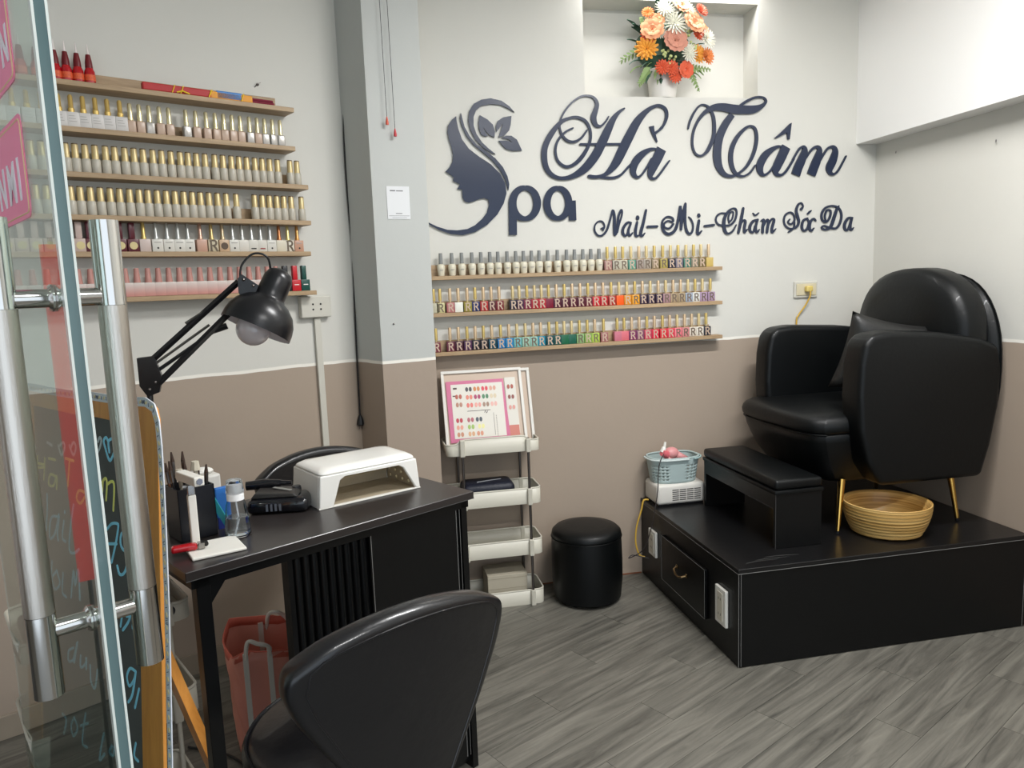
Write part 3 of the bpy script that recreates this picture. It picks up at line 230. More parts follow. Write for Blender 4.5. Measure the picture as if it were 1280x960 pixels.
DATA = {'face': [(0.4809,2.2751),(0.4596,2.2594),(0.4421,2.2342),(0.4372,2.207),(0.4426,2.1729),(0.453,2.1388),(0.4579,2.1079),(0.455,2.077),(0.4409,2.0509),(0.42,2.0304),(0.4372,2.0199),(0.4557,2.0039),(0.4528,1.9873),(0.4668,1.9816),(0.4836,1.9731),(0.4711,1.9517),(0.4932,1.9487),(0.4937,1.9138),(0.5023,1.8962),(0.5222,1.8889),(0.5478,1.8955),(0.5699,1.9043),(0.5956,1.9089),(0.6135,1.9016),(0.617,1.8804),(0.6037,1.8419),(0.5805,1.8141),(0.5465,1.7865),(0.5094,1.7696),(0.4621,1.7644),(0.4155,1.7682),(0.3698,1.7833),(0.3302,1.803),(0.3333,1.7945),(0.3762,1.7691),(0.429,1.7489),(0.4864,1.7419),(0.5451,1.7547),(0.605,1.7874),(0.6546,1.8339),(0.6861,1.8828),(0.7011,1.9285),(0.6971,1.9743),(0.6733,2.0201),(0.6313,2.0622),(0.5819,2.0937),(0.5332,2.1304),(0.503,2.173),(0.4888,2.2173),(0.4826,2.2513)],'hair1': [(0.5036,2.2902),(0.4976,2.2684),(0.5045,2.2344),(0.5251,2.1867),(0.5556,2.1489),(0.5973,2.1144),(0.6393,2.0795),(0.674,2.0375),(0.6978,1.9919),(0.7113,1.9425),(0.716,1.9706),(0.7093,2.0058),(0.689,2.0479),(0.6542,2.0885),(0.612,2.1212),(0.57,2.1489),(0.5394,2.1867),(0.5177,2.2277),(0.5094,2.2617)],'hair2': [(0.6564,2.1073),(0.6269,2.1302),(0.5956,2.1592),(0.5707,2.197),(0.5595,2.2346),(0.5612,2.2722),(0.5739,2.3016),(0.5992,2.3215),(0.6426,2.3294),(0.6858,2.3264),(0.7215,2.313),(0.7528,2.2947),(0.7291,2.3213),(0.6937,2.3449),(0.6437,2.3553),(0.6003,2.3487),(0.5638,2.33),(0.5424,2.2993),(0.5354,2.255),(0.5442,2.2141),(0.5673,2.1695),(0.6017,2.1337),(0.6335,2.1143)],'leaf': [[(0.5902,2.2805),(0.583,2.2484),(0.584,2.221),(0.5936,2.195),(0.6091,2.1868),(0.6236,2.1875),(0.6121,2.206),(0.6036,2.2266),(0.6193,2.206),(0.6331,2.1902),(0.6545,2.182),(0.6577,2.2075),(0.6496,2.2384),(0.6253,2.2609)],[(0.7383,2.2781),(0.698,2.2709),(0.6719,2.2543),(0.663,2.2316),(0.6656,2.2061),(0.6801,2.2227),(0.6962,2.2434),(0.6887,2.2214),(0.674,2.1813),(0.702,2.1903),(0.7248,2.2132),(0.7331,2.2388)],[(0.6742,2.1675),(0.7084,2.1675),(0.7395,2.1592),(0.7196,2.1737),(0.6871,2.1799),(0.7093,2.1896),(0.7348,2.189),(0.7598,2.1717),(0.7823,2.1229),(0.7359,2.1216),(0.7069,2.13),(0.6894,2.1474)]],'p': [[(0.7289,1.8877,0.0378),(0.7273,1.8232,0.0379),(0.7248,1.7373,0.0381)],[(0.7903,1.9536,0.0214),(0.8085,1.9499,0.0263),(0.8246,1.9396,0.0307),(0.8372,1.9238,0.0342),(0.8449,1.9038,0.0365),(0.8471,1.8818,0.0374),(0.8434,1.8598,0.0366),(0.8343,1.8401,0.0344),(0.8205,1.8245,0.0309),(0.8036,1.8147,0.0265),(0.7851,1.8115,0.0216),(0.767,1.8154,0.0264),(0.7508,1.8258,0.0307),(0.7384,1.8418,0.0341),(0.7308,1.8617,0.0363),(0.7288,1.8837,0.037),(0.7325,1.9055,0.0362),(0.7416,1.925,0.034),(0.7552,1.9405,0.0305),(0.772,1.9503,0.0262),(0.7903,1.9536,0.0214)]],'a': [[(1.0184,1.8914,0.0354),(1.0188,1.8463,0.0354),(1.0192,1.7987,0.0355)],[(0.9502,1.9501,0.0217),(0.9666,1.9464,0.0259),(0.9812,1.9363,0.0296),(0.9925,1.9207,0.0327),(0.9996,1.9011,0.0346),(1.0016,1.8794,0.0353),(0.9983,1.8577,0.0347),(0.9901,1.8382,0.0328),(0.9778,1.8228,0.0298),(0.9626,1.8131,0.026),(0.9459,1.81,0.0219),(0.9295,1.8138,0.026),(0.915,1.824,0.0297),(0.9037,1.8398,0.0326),(0.8968,1.8594,0.0344),(0.8949,1.881,0.035),(0.8982,1.9026,0.0343),(0.9063,1.9219,0.0324),(0.9186,1.9371,0.0295),(0.9337,1.9468,0.0258),(0.9502,1.9501,0.0217)]],'big': [('H',[[(1.2091,2.278,0.0067),(1.1936,2.255,0.0086),(1.1683,2.2342,0.0105),(1.1446,2.241,0.02),(1.1345,2.273,0.0276),(1.1452,2.305,0.0238),(1.1533,2.3369,0.018),(1.1367,2.364,0.0114),(1.1074,2.3719,0.0094),(1.073,2.367,0.0085),(1.0332,2.3426,0.0085),(0.9981,2.3061,0.0085),(0.975,2.2675,0.0085),(0.9676,2.2312,0.0085),(0.9777,2.1949,0.0104),(1.0037,2.1675,0.0123),(1.0379,2.1629,0.0114),(1.0729,2.1813,0.0105),(1.1009,2.2157,0.0076)],[(1.0323,2.2246,0.0076),(1.0051,2.2131,0.0094),(0.9751,2.1903,0.0113),(0.9522,2.1584,0.0113),(0.9436,2.1173,0.0113),(0.9545,2.076,0.0114),(0.9856,2.0506,0.0133),(1.0201,2.0527,0.0153),(1.0603,2.0801,0.0191),(1.0961,2.1261,0.0172),(1.1161,2.1721,0.0134),(1.1158,2.218,0.0124),(1.0946,2.2568,0.0133),(1.0557,2.2734,0.0132),(1.0165,2.27,0.0122),(0.972,2.2494,0.0188),(0.9268,2.1993,0.0263),(0.896,2.1448,0.0272),(0.8885,2.0946,0.0273),(0.8975,2.0443,0.0236),(0.9256,2.0096,0.019),(0.9692,1.9953,0.0162),(1.0236,2.0041,0.0239),(1.0839,2.0384,0.0384),(1.135,2.0937,0.0432),(1.1714,2.1537,0.0432),(1.2027,2.2136,0.0384),(1.2338,2.269,0.0264),(1.2645,2.3013,0.0144),(1.2874,2.3152,0.0087)],[(1.0671,2.151,0.0105),(1.1663,2.1514,0.0106),(1.2666,2.1517,0.0106)],[(1.466,2.2167,0.0098),(1.4879,2.2424,0.0128),(1.5028,2.2798,0.0167),(1.498,2.3123,0.0166),(1.4726,2.3288,0.0156),(1.4419,2.3271,0.0156),(1.4008,2.3046,0.0233),(1.3544,2.2581,0.0378),(1.3127,2.1907,0.0446),(1.2761,2.1257,0.0461),(1.2448,2.0699,0.0413),(1.2137,2.0328,0.0291),(1.1831,2.0097,0.0174),(1.1427,1.9998,0.0164),(1.1079,2.0034,0.0164)],[(1.1428,2.0007,0.0097),(1.1928,1.9956,0.0116),(1.2331,1.9961,0.0127),(1.2688,2.0113,0.0107),(1.305,2.0462,0.0107),(1.3257,2.0648,0.0098)]]),('a',[[(1.4418,2.1291,0.0098),(1.4135,2.1254,0.0177),(1.3722,2.1021,0.0323),(1.3384,2.0648,0.0382),(1.3275,2.0226,0.0294),(1.3449,1.9975,0.0147),(1.3681,2.0058,0.0098),(1.3968,2.0409,0.0108),(1.4231,2.0831,0.0098)],[(1.4752,2.129,0.0493),(1.4488,2.0783,0.0483),(1.4197,2.0219,0.0375),(1.4193,1.9935,0.0168),(1.4425,1.9909,0.0119),(1.4687,2.0167,0.0099),(1.495,2.0497,0.0099),(1.5149,2.0733,0.0069)]]),('grave_accent',[[(1.4791,2.2307,0.0147),(1.4609,2.2143,0.0108),(1.4376,2.2002,0.0147)],[(1.4253,2.2352,0.0244),(1.4311,2.2096,0.0166),(1.441,2.1862,0.0127),(1.451,2.1629,0.0069)]]),('T',[[(1.6136,2.2241,0.0069),(1.6243,2.2617,0.0109),(1.6481,2.3041,0.0099),(1.6744,2.3324,0.0079),(1.7006,2.335,0.0089),(1.7242,2.3211,0.012),(1.7451,2.2812,0.016),(1.7503,2.2293,0.0181),(1.7448,2.1818,0.0181),(1.7208,2.1295,0.0181),(1.6943,2.1019,0.0121),(1.6679,2.0963,0.01),(1.6443,2.1154,0.01),(1.6341,2.1581,0.011),(1.6423,2.2148,0.0119),(1.6688,2.2667,0.0139),(1.7057,2.3045,0.0199),(1.7479,2.3236,0.0299),(1.7954,2.3255,0.0376),(1.8486,2.3174,0.0428),(1.902,2.3145,0.0404),(1.9558,2.3159,0.0381),(1.9989,2.3305,0.0229),(2.0258,2.3546,0.0122),(2.0095,2.3734,0.0091),(1.9663,2.373,0.0111),(1.9234,2.3559,0.0131),(1.8913,2.3367,0.0131)],[(1.8459,2.2913,0.0302),(1.8113,2.2485,0.0362),(1.7804,2.1914,0.0403),(1.767,2.1342,0.0424),(1.7669,2.0768,0.0415),(1.7802,2.0335,0.0335),(1.8085,2.0044,0.0214),(1.8489,1.9977,0.0133),(1.892,2.0182,0.0113),(1.9299,2.0518,0.0144),(1.9622,2.1097,0.0174),(1.9765,2.1724,0.0174),(1.9698,2.2204,0.0153),(1.9454,2.2371,0.0112),(1.913,2.225,0.0142),(1.8701,2.1819,0.0203),(1.8434,2.1293,0.0234),(1.838,2.0765,0.0234),(1.8488,2.033,0.0204),(1.8704,2.0063,0.0154),(1.9029,1.9963,0.0103),(1.9409,2.013,0.0093),(1.9707,2.0492,0.0072)]]),('a',[[(2.1132,2.1385,0.0091),(2.0843,2.1364,0.0163),(2.0317,2.1047,0.0343),(1.9995,2.0581,0.0388),(1.9964,2.0241,0.0326),(2.0133,2.0018,0.0163),(2.0373,2.0088,0.01),(2.0659,2.0364,0.01),(2.0991,2.0959,0.01)],[(2.1397,2.1384,0.0477),(2.1089,2.0788,0.0478),(2.0852,2.032,0.0419),(2.0879,2.0054,0.021),(2.1146,2.0009,0.0128),(2.1435,2.023,0.011),(2.1817,2.0785,0.0101)]]),('circumflex',[]),('m',[[(2.1769,2.0743,0.0092),(2.2103,2.1255,0.0101),(2.2345,2.1374,0.0156),(2.2422,2.1169,0.0321),(2.2257,2.074,0.0436),(2.2067,2.0354,0.0469),(2.1934,2.0002,0.0483)],[(2.2404,2.0697,0.0083),(2.2789,2.1211,0.011),(2.3081,2.1373,0.0157),(2.3256,2.121,0.0277),(2.3117,2.0736,0.0439),(2.2951,2.0349,0.0472),(2.2808,1.9995,0.0472)],[(2.329,2.0692,0.0093),(2.3676,2.1252,0.0111),(2.3996,2.1372,0.0167),(2.4149,2.1164,0.0307),(2.4034,2.0732,0.0419),(2.3843,2.0343,0.041),(2.3887,2.009,0.0233),(2.4098,2.0028,0.0112),(2.4369,2.0252,0.0094),(2.4765,2.0911,0.0075)]])],'circ': [(2.0743,2.1809),(2.0815,2.1775),(2.1414,2.2055),(2.1466,2.1733),(2.1572,2.1733),(2.1674,2.2539),(2.1587,2.2509),(2.1077,2.2063)],'tag': [('N',[[(1.1645,1.7515,0.0202),(1.1782,1.7672,0.0081),(1.1692,1.7888,0.0073),(1.1503,1.792,0.0073),(1.131,1.7753,0.0073),(1.1284,1.747,0.0081),(1.145,1.7252,0.0081),(1.1678,1.7264,0.0096),(1.1892,1.7491,0.0103),(1.2074,1.7987,0.0096),(1.2217,1.8428,0.0096),(1.2294,1.8125,0.0133),(1.2283,1.759,0.0148),(1.2307,1.726,0.0133),(1.2428,1.7587,0.0126),(1.2496,1.8121,0.0111),(1.2648,1.8439,0.0096),(1.2682,1.8224,0.0081),(1.2527,1.7763,0.0081),(1.2431,1.7372,0.0074)]]),('a',[[(1.3143,1.7822,0.0074),(1.295,1.7826,0.0111),(1.2742,1.758,0.0134),(1.271,1.7329,0.0134),(1.2862,1.72,0.0097),(1.3021,1.7502,0.0089)],[(1.3123,1.7769,0.0097),(1.2989,1.7431,0.0126),(1.3055,1.7206,0.0112),(1.3211,1.7336,0.006)]]),('i',[[(1.3479,1.8073,0.0171),(1.3482,1.8048,0.0171),(1.3486,1.8023,0.0171)],[(1.3452,1.7834,0.0112),(1.3356,1.7422,0.0149),(1.339,1.7176,0.012),(1.3511,1.7202,0.0075)]]),('l',[[(1.3917,1.8399,0.0112),(1.3781,1.7845,0.0142),(1.3625,1.7308,0.0157),(1.3692,1.7169,0.0112),(1.3838,1.7303,0.006)]]),('dash',[[(1.3991,1.7606,0.012),(1.4224,1.7608,0.012),(1.4478,1.7614,0.012)]]),('M',[[(1.5323,1.7704,0.0106),(1.5124,1.7509,0.0098),(1.4889,1.755,0.0091),(1.4852,1.7732,0.009),(1.505,1.7873,0.0083),(1.5305,1.7813,0.0091),(1.5287,1.7995,0.0098),(1.5013,1.8065,0.009),(1.4775,1.7879,0.0098),(1.474,1.7572,0.0113),(1.4886,1.7315,0.0136),(1.5121,1.7236,0.0144),(1.5399,1.7394,0.0144),(1.5561,1.7808,0.0129),(1.5695,1.8566,0.0098),(1.5735,1.8168,0.0136),(1.5732,1.7441,0.0122)],[(1.5738,1.7459,0.0114),(1.5876,1.831,0.0129),(1.5986,1.8706,0.0091),(1.5963,1.8345,0.0129),(1.5951,1.78,0.0129),(1.6027,1.7379,0.0137),(1.6185,1.7211,0.0115),(1.6337,1.7354,0.0099),(1.6367,1.7646,0.0084),(1.6269,1.7903,0.0084),(1.6151,1.8033,0.0061)]]),('i',[[(1.6677,1.8118,0.016),(1.6681,1.8095,0.016),(1.6685,1.8072,0.016)],[(1.6688,1.784,0.013),(1.6605,1.7348,0.0153),(1.6652,1.7189,0.013),(1.6825,1.7343,0.0069)]]),('dash',[[(1.6999,1.7577,0.0115),(1.7248,1.7598,0.0115),(1.7482,1.7622,0.0116)]]),('C',[[(1.8098,1.8179,0.0077),(1.7855,1.8183,0.0077),(1.7653,1.8059,0.0085),(1.7592,1.784,0.0085),(1.7733,1.7635,0.0085),(1.8057,1.7584,0.0101),(1.8341,1.7593,0.0093),(1.8586,1.7783,0.0101),(1.8707,1.8112,0.0093),(1.8666,1.8363,0.0093),(1.8483,1.8403,0.0085),(1.826,1.826,0.0116),(1.8057,1.7941,0.0155),(1.8016,1.7574,0.0174),(1.8097,1.7277,0.0155),(1.826,1.7181,0.0101),(1.8504,1.7305,0.0086),(1.8688,1.7596,0.0054)],[(1.8301,1.7734,0.007),(1.8471,1.7896,0.0078),(1.8536,1.8207,0.007),(1.839,1.8221,0.007),(1.8268,1.7973,0.0077),(1.8309,1.7697,0.007)]]),('h',[[(1.9074,1.84,0.0124),(1.8953,1.7813,0.0156),(1.8811,1.7205,0.0125)],[(1.8913,1.7592,0.0078),(1.9076,1.781,0.0094),(1.9191,1.7752,0.0133),(1.9139,1.7439,0.0141),(1.9148,1.7223,0.0125),(1.9291,1.7361,0.0063)]]),('a',[[(1.9858,1.7831,0.0078),(1.9631,1.7769,0.0125),(1.9455,1.7543,0.0141),(1.9448,1.7291,0.0133),(1.9613,1.7212,0.0094),(1.9736,1.7537,0.0094)],[(1.987,1.7831,0.0102),(1.9757,1.7462,0.0133),(1.982,1.72,0.0118),(1.9964,1.7346,0.0055)]]),('breve',[[(1.9609,1.8151,0.0055),(1.9733,1.8049,0.0086),(1.9918,1.8164,0.0055)]]),('m',[[(2.0067,1.7772,0.0071),(2.0203,1.7817,0.0118),(2.0151,1.7491,0.0134),(2.0141,1.7193,0.0134)],[(2.0193,1.749,0.0071),(2.0377,1.7814,0.0095),(2.0461,1.7708,0.0134),(2.0414,1.741,0.0134),(2.0382,1.7198,0.0134)],[(2.0434,1.7485,0.0071),(2.0618,1.7824,0.0095),(2.0773,1.7795,0.0134),(2.0664,1.7405,0.0142),(2.0674,1.7188,0.0135),(2.0873,1.7355,0.0055)]]),('S',[[(2.2283,1.8301,0.0136),(2.2382,1.8456,0.0088),(2.2275,1.8608,0.0088),(2.2107,1.8528,0.0103),(2.2005,1.8238,0.0135),(2.2085,1.7937,0.0152),(2.2153,1.7654,0.0136),(2.2008,1.7413,0.0112),(2.1671,1.7345,0.0088),(2.1404,1.7501,0.0087),(2.1317,1.7765,0.0087),(2.141,1.8043,0.0087),(2.1661,1.8162,0.0087),(2.1865,1.8016,0.0088),(2.191,1.7753,0.0096),(2.1719,1.7569,0.0088),(2.1549,1.7667,0.008),(2.1644,1.7815,0.0064)],[(2.192,1.7678,0.008),(2.1873,1.7378,0.0096),(2.1588,1.7178,0.0072)]]),('o',[[(2.2638,1.7844,0.0096),(2.2406,1.7724,0.012),(2.2334,1.7406,0.0136),(2.2434,1.7222,0.0112),(2.2637,1.7324,0.0113),(2.2726,1.7624,0.0112),(2.2616,1.7833,0.0088)]]),('acute_accent',[[(2.2655,1.8065,0.0088),(2.2752,1.8157,0.0096),(2.2844,1.8223,0.0064)]]),('c',[[(2.31,1.7722,0.0105),(2.2987,1.7818,0.0096),(2.2819,1.7659,0.0129),(2.2764,1.7359,0.0145),(2.286,1.7213,0.0121),(2.3021,1.7345,0.0056)]]),('D',[[(2.4418,1.8423,0.0081),(2.4301,1.8236,0.0138),(2.4158,1.7841,0.017),(2.3973,1.7389,0.0162),(2.3674,1.7251,0.0105),(2.3466,1.7335,0.0097),(2.3584,1.7447,0.0089),(2.3974,1.7332,0.0106),(2.4299,1.7317,0.0106),(2.4522,1.7605,0.0114),(2.4578,1.8003,0.0114),(2.4407,1.8328,0.0105),(2.4038,1.844,0.0097),(2.3662,1.8352,0.0105),(2.3453,1.8062,0.0113),(2.3485,1.774,0.0113),(2.3701,1.7634,0.0097),(2.3912,1.7864,0.0105),(2.3948,1.8185,0.0097),(2.375,1.8226,0.0089),(2.3627,1.7945,0.0089),(2.3674,1.7699,0.0073)]]),('a',[[(2.5221,1.782,0.0082),(2.4969,1.7798,0.0122),(2.478,1.7505,0.0147),(2.4808,1.7245,0.0139),(2.4966,1.7214,0.0098),(2.5098,1.7536,0.0098)],[(2.52,1.7801,0.0114),(2.5108,1.746,0.0147),(2.5149,1.7199,0.0123),(2.53,1.731,0.0057)]])],'L2': [(-1.0737,'w'),(-1.0374,'w'),(-1.0005,'w'),(-0.9626,'w'),(-0.9251,'w'),(-0.8853,'w'),(-0.8531,'p'),(-0.8226,'p'),(-0.79,'s'),(-0.7552,'p'),(-0.723,'p'),(-0.6631,'s'),(-0.6277,'p'),(-0.59,'p'),(-0.5561,'p'),(-0.5245,'p'),(-0.4927,'p'),(-0.4608,'p'),(-0.4253,'s'),(-0.3941,'p'),(-0.3644,'s'),(-0.3324,'s'),(-0.3009,'s')],'L3': [-1.0675,-1.0397,-1.0092,-0.9784,-0.946,-0.9167,-0.8844,-0.8542,-0.8239,-0.7913,-0.7612,-0.7292,-0.6966,-0.6688,-0.6385,-0.6071,-0.5713,-0.5399,-0.5078,-0.478,-0.4478,-0.4156,-0.3862,-0.3561,-0.3237,-0.2714,-0.2416],'L4': [-1.0671,-1.038,-1.0067,-0.9759,-0.9447,-0.9141,-0.8819,-0.8503,-0.8208,-0.7894,-0.7581,-0.7275,-0.6965,-0.6659,-0.6361,-0.6049,-0.5728,-0.5398,-0.5015,-0.4292,-0.3974,-0.3682,-0.338,-0.3087,-0.2774,-0.2338],'L5': [(-1.0573,'disc_pink'),(-1.0246,'maroon'),(-0.9933,'maroon'),(-0.9618,'maroon'),(-0.9298,'maroon'),(-0.8891,'maroon'),(-0.8496,'pale_gold'),(-0.8077,'white_dot'),(-0.7686,'white_dot'),(-0.731,'white_dot'),(-0.6955,'white_dot'),(-0.6502,'rose'),(-0.6085,'cream_pattern'),(-0.5667,'rose_disc'),(-0.5281,'white_dot'),(-0.4905,'white_plain'),(-0.4532,'white_stripe'),(-0.417,'white_redstripe'),(-0.3785,'white_dot'),(-0.3401,'cream_copper'),(-0.3035,'cream_R'),(-0.2632,'rose_gold')],'L6': [(-1.0719,'gradient'),(-1.0347,'gradient'),(-0.9969,'gradient'),(-0.9596,'gradient'),(-0.923,'gradient'),(-0.8858,'gradient'),(-0.8479,'gradient'),(-0.8124,'gradient'),(-0.7758,'gradient'),(-0.7385,'gradient'),(-0.7018,'gradient'),(-0.6636,'gradient'),(-0.6263,'gradient'),(-0.5883,'gradient'),(-0.5497,'gradient'),(-0.513,'gradient'),(-0.4747,'gradient'),(-0.4381,'gradient'),(-0.4013,'gradient'),(-0.3646,'gradient'),(-0.3273,'black'),(-0.2866,'red'),(-0.2474,'green')],'L1': [-1.0704,-1.0385,-1.004,-0.9688],'stick': [-0.8114,-0.6977,-0.572,-0.5543,-0.4668,-0.3305],'RA': [(0.3746,'dome'),(0.4259,'dome'),(0.4721,'dome'),(0.5198,'dome'),(0.5622,'dome'),(0.6047,'dome'),(0.6429,'dome'),(0.6867,'dome'),(0.7282,'dome'),(0.7655,'dome'),(0.8038,'dome'),(0.8411,'dome'),(0.8832,'dome'),(0.9302,'dome'),(0.9755,'dome'),(1.0147,'dome'),(1.0564,'dome'),(1.0963,'dome'),(1.1372,'dome'),(1.1779,(150,110,105)),(1.2199,(172,167,150)),(1.2569,(182,176,155)),(1.2985,(85,140,122)),(1.3395,(150,137,128)),(1.3777,(155,145,132)),(1.4186,(130,115,88)),(1.4626,(165,150,80)),(1.5035,(40,42,58)),(1.5428,(110,105,118)),(1.5845,(70,115,100)),(1.6246,(125,120,102)),(1.6632,(105,92,58)),(1.7036,(190,165,95,'n'))],'RB': [(0.3336,(180,175,150,'n')),(0.3625,(195,190,140)),(0.4091,(170,105,105)),(0.4476,(225,225,215,'n')),(0.4897,(140,130,50)),(0.5271,(25,40,90)),(0.5661,(165,40,40)),(0.6035,(80,28,35)),(0.6413,(110,25,35)),(0.7063,(30,28,45)),(0.738,(65,30,60)),(0.7756,(110,25,55)),(0.8119,(150,25,35)),(0.8459,(165,30,45)),(0.8812,(115,20,45,'n')),(0.9199,(75,25,45)),(0.959,(75,22,40)),(0.998,(80,22,40)),(1.0375,(82,22,42)),(1.0768,(95,24,42)),(1.1142,(185,25,40)),(1.153,(175,28,38)),(1.194,(160,45,40)),(1.2344,(235,90,25,'n')),(1.2741,(205,135,40)),(1.3152,(225,155,40)),(1.3549,(55,38,60)),(1.3955,(50,36,58)),(1.4368,(52,34,55)),(1.4757,(160,125,130)),(1.5147,(160,140,112)),(1.554,(158,140,112)),(1.5933,(150,160,175)),(1.6312,(205,205,200)),(1.67,(165,140,165)),(1.7125,(160,135,160))],'RC': [(0.3348,(110,40,55)),(0.4007,(95,35,55)),(0.4402,(70,30,45)),(0.4815,(70,35,70)),(0.5202,(25,25,35)),(0.5591,(30,25,30)),(0.599,(15,65,80)),(0.6414,(35,110,165)),(0.6812,(40,125,175)),(0.7204,(110,175,175)),(0.7614,(150,185,165)),(0.7994,(140,180,165)),(0.8367,(30,125,150)),(0.8782,(20,70,75)),(0.9171,(20,75,70)),(0.953,(25,95,65,'n')),(0.9901,(25,90,70,'n')),(1.0299,(130,165,110)),(1.0694,(125,155,75)),(1.1075,(165,190,75)),(1.1518,(150,95,95)),(1.221,(190,110,125,'n')),(1.2572,(205,105,115,'n')),(1.2964,(120,50,90)),(1.335,(125,75,100)),(1.3754,(190,75,95)),(1.4148,(200,30,60)),(1.4572,(205,45,55)),(1.4952,(205,55,75)),(1.5341,(225,120,130)),(1.5741,(200,130,130)),(1.6121,(205,195,180)),(1.6503,(215,208,195)),(1.689,(40,42,50))],'RX': [(0.328,1.7597)],'chalk': {'blue': [[(0.2197,0.0915),(0.2309,0.0833),(0.243,0.0909),(0.236,0.1044),(0.214,0.127),(0.1857,0.0956),(0.1887,0.082),(0.2078,0.084),(0.2197,0.0915),(0.2169,0.1101)],[(0.6171,0.2447),(0.5831,0.2821),(0.5557,0.3271),(0.5421,0.2843),(0.5388,0.2419)],[(0.4729,0.2813),(0.5124,0.2882),(0.5297,0.3186),(0.5263,0.3398),(0.4952,0.3211),(0.4676,0.2751),(0.4804,0.3183),(0.4767,0.3337)],[(0.44,0.2843),(0.452,0.3218),(0.4338,0.3288)],[(0.4337,0.2623),(0.434,0.2658)],[(0.3822,0.2399),(0.4039,0.2952),(0.4117,0.3419),(0.3847,0.3432),(0.3572,0.329)],[(0.2374,0.2675),(0.2132,0.2518),(0.1863,0.2469),(0.1829,0.2542),(0.1961,0.2882),(0.2175,0.3294)],[(0.2351,0.2961),(0.1922,0.2875)],[(0.1423,0.2497),(0.1686,0.264),(0.1733,0.2837),(0.159,0.2933),(0.1404,0.2848),(0.1318,0.2569),(0.1416,0.3083),(0.1575,0.3367),(0.1802,0.345),(0.1908,0.3315)],[(0.5398,0.3846),(0.5546,0.4433),(0.5368,0.4761),(0.5201,0.3896)],[(0.4917,0.4051),(0.5233,0.4305),(0.5049,0.45),(0.4742,0.43),(0.4917,0.4051)],[(0.4531,0.4018),(0.4609,0.4448),(0.4378,0.4516)],[(0.4096,0.4446),(0.3918,0.3828),(0.3848,0.4124),(0.3645,0.3733),(0.3599,0.4375)],[(0.1912,0.4113),(0.1683,0.4038),(0.1819,0.4488)],[(0.1385,0.3931),(0.1574,0.4057),(0.1544,0.4207),(0.1359,0.4127),(0.1275,0.3887),(0.1401,0.4247),(0.1709,0.4537)],[(0.1168,0.3875),(0.1263,0.4366)],[(0.4939,0.5659),(0.4909,0.5926)],[(0.4033,0.554),(0.432,0.5696),(0.4335,0.5916),(0.405,0.5793),(0.3794,0.5329),(0.4009,0.5851)],[(0.3634,0.5596),(0.365,0.5846),(0.3378,0.5692),(0.3326,0.5538),(0.3341,0.5784)],[(0.3119,0.5646),(0.3097,0.5981),(0.2892,0.605),(0.2744,0.563)],[(0.116,0.5194),(0.1412,0.5211),(0.1568,0.5419),(0.1466,0.5577),(0.1239,0.5376),(0.116,0.5194),(0.1326,0.5689),(0.1519,0.5914)],[(0.1032,0.5496),(0.123,0.5925)],[(0.4812,0.7277),(0.4576,0.7339),(0.4747,0.7716)],[(0.4093,0.7111),(0.4295,0.7365),(0.4169,0.7554),(0.3922,0.7282),(0.4093,0.7111)],[(0.3447,0.6791),(0.3667,0.7489),(0.3405,0.7512)],[(0.3735,0.7159),(0.3328,0.6958)],[(0.1228,0.6637),(0.1312,0.691),(0.1135,0.6951)],[(0.2491,0.6872),(0.2676,0.7281),(0.2731,0.7524),(0.2474,0.7286)],[(0.2102,0.6974),(0.2229,0.7157),(0.2034,0.7146),(0.1986,0.6962)]],'yellow': [[(0.2518,0.1734),(0.257,0.1951)],[(0.2559,0.1756),(0.2395,0.1653),(0.2321,0.1738),(0.238,0.2082)],[(0.2323,0.177),(0.2085,0.1672),(0.1975,0.175),(0.204,0.2233)],[(0.315,0.204),(0.3491,0.2042),(0.3634,0.2232),(0.3421,0.2299),(0.311,0.2083),(0.3123,0.2284)],[(0.5956,0.1785),(0.5539,0.1769)],[(0.4808,0.194),(0.515,0.1933),(0.5268,0.2166),(0.497,0.2158),(0.4758,0.1915),(0.478,0.2201)],[(0.5222,0.1584),(0.4829,0.1572)],[(0.4209,0.146),(0.3758,0.1456)],[(0.3983,0.1484),(0.4112,0.2032)],[(0.5943,0.1636),(0.6091,0.2137)],[(0.5476,0.1616),(0.5566,0.21)],[(0.6072,0.1911),(0.5492,0.1817)]],'white': [[(0.2712,0.0955),(0.2627,0.0866),(0.255,0.0922),(0.2639,0.1076),(0.281,0.1225)],[(0.4517,0.122),(0.4324,0.113),(0.4238,0.1223),(0.4438,0.1419),(0.4612,0.123)],[(0.392,0.1222),(0.3732,0.1066),(0.3606,0.1152),(0.375,0.1337),(0.3961,0.1158)],[(0.6231,0.1261),(0.6035,0.1462)],[(0.5295,0.1234),(0.5001,0.1274)]]},'K': {'PL': (-0.0301,3.4079,1.19),'lamp_foot': (-0.576,2.129,1.1901),'lamp_br0': (-0.5816,2.1451,1.3014),'lamp_br1': (-0.563,2.1451,1.3285),'lamp_elbow': (-0.3146,2.1756,1.5395),'lamp_low0': (-0.5682,2.1395,1.2795),'lamp_low1': (-0.3054,2.1703,1.5129),'lamp_head': (-0.2776,2.1858,1.5162),'shade_top': (-0.214,2.2112,1.5699),'shade_c': (-0.2535,2.1975,1.4863),'rim_l': (-0.3801,2.1974,1.4517),'rim_r': (-0.2,2.1497,1.3629),'bulb': (-0.2949,2.1843,1.4037),'board_tr': (-0.3594,1.3836,1.3188)},'strip': [(0.7596,0.0083),(0.4435,0.0091),(0.2073,0.0077),(0.0849,0.0049),(0.0286,0.0021),(-0.0027,0.0096),(-0.0173,0.0336),(-0.0249,0.0747),(-0.0314,0.1439),(-0.0369,0.2416),(-0.0419,0.3542),(-0.0433,0.4832),(-0.0437,0.6436)]}
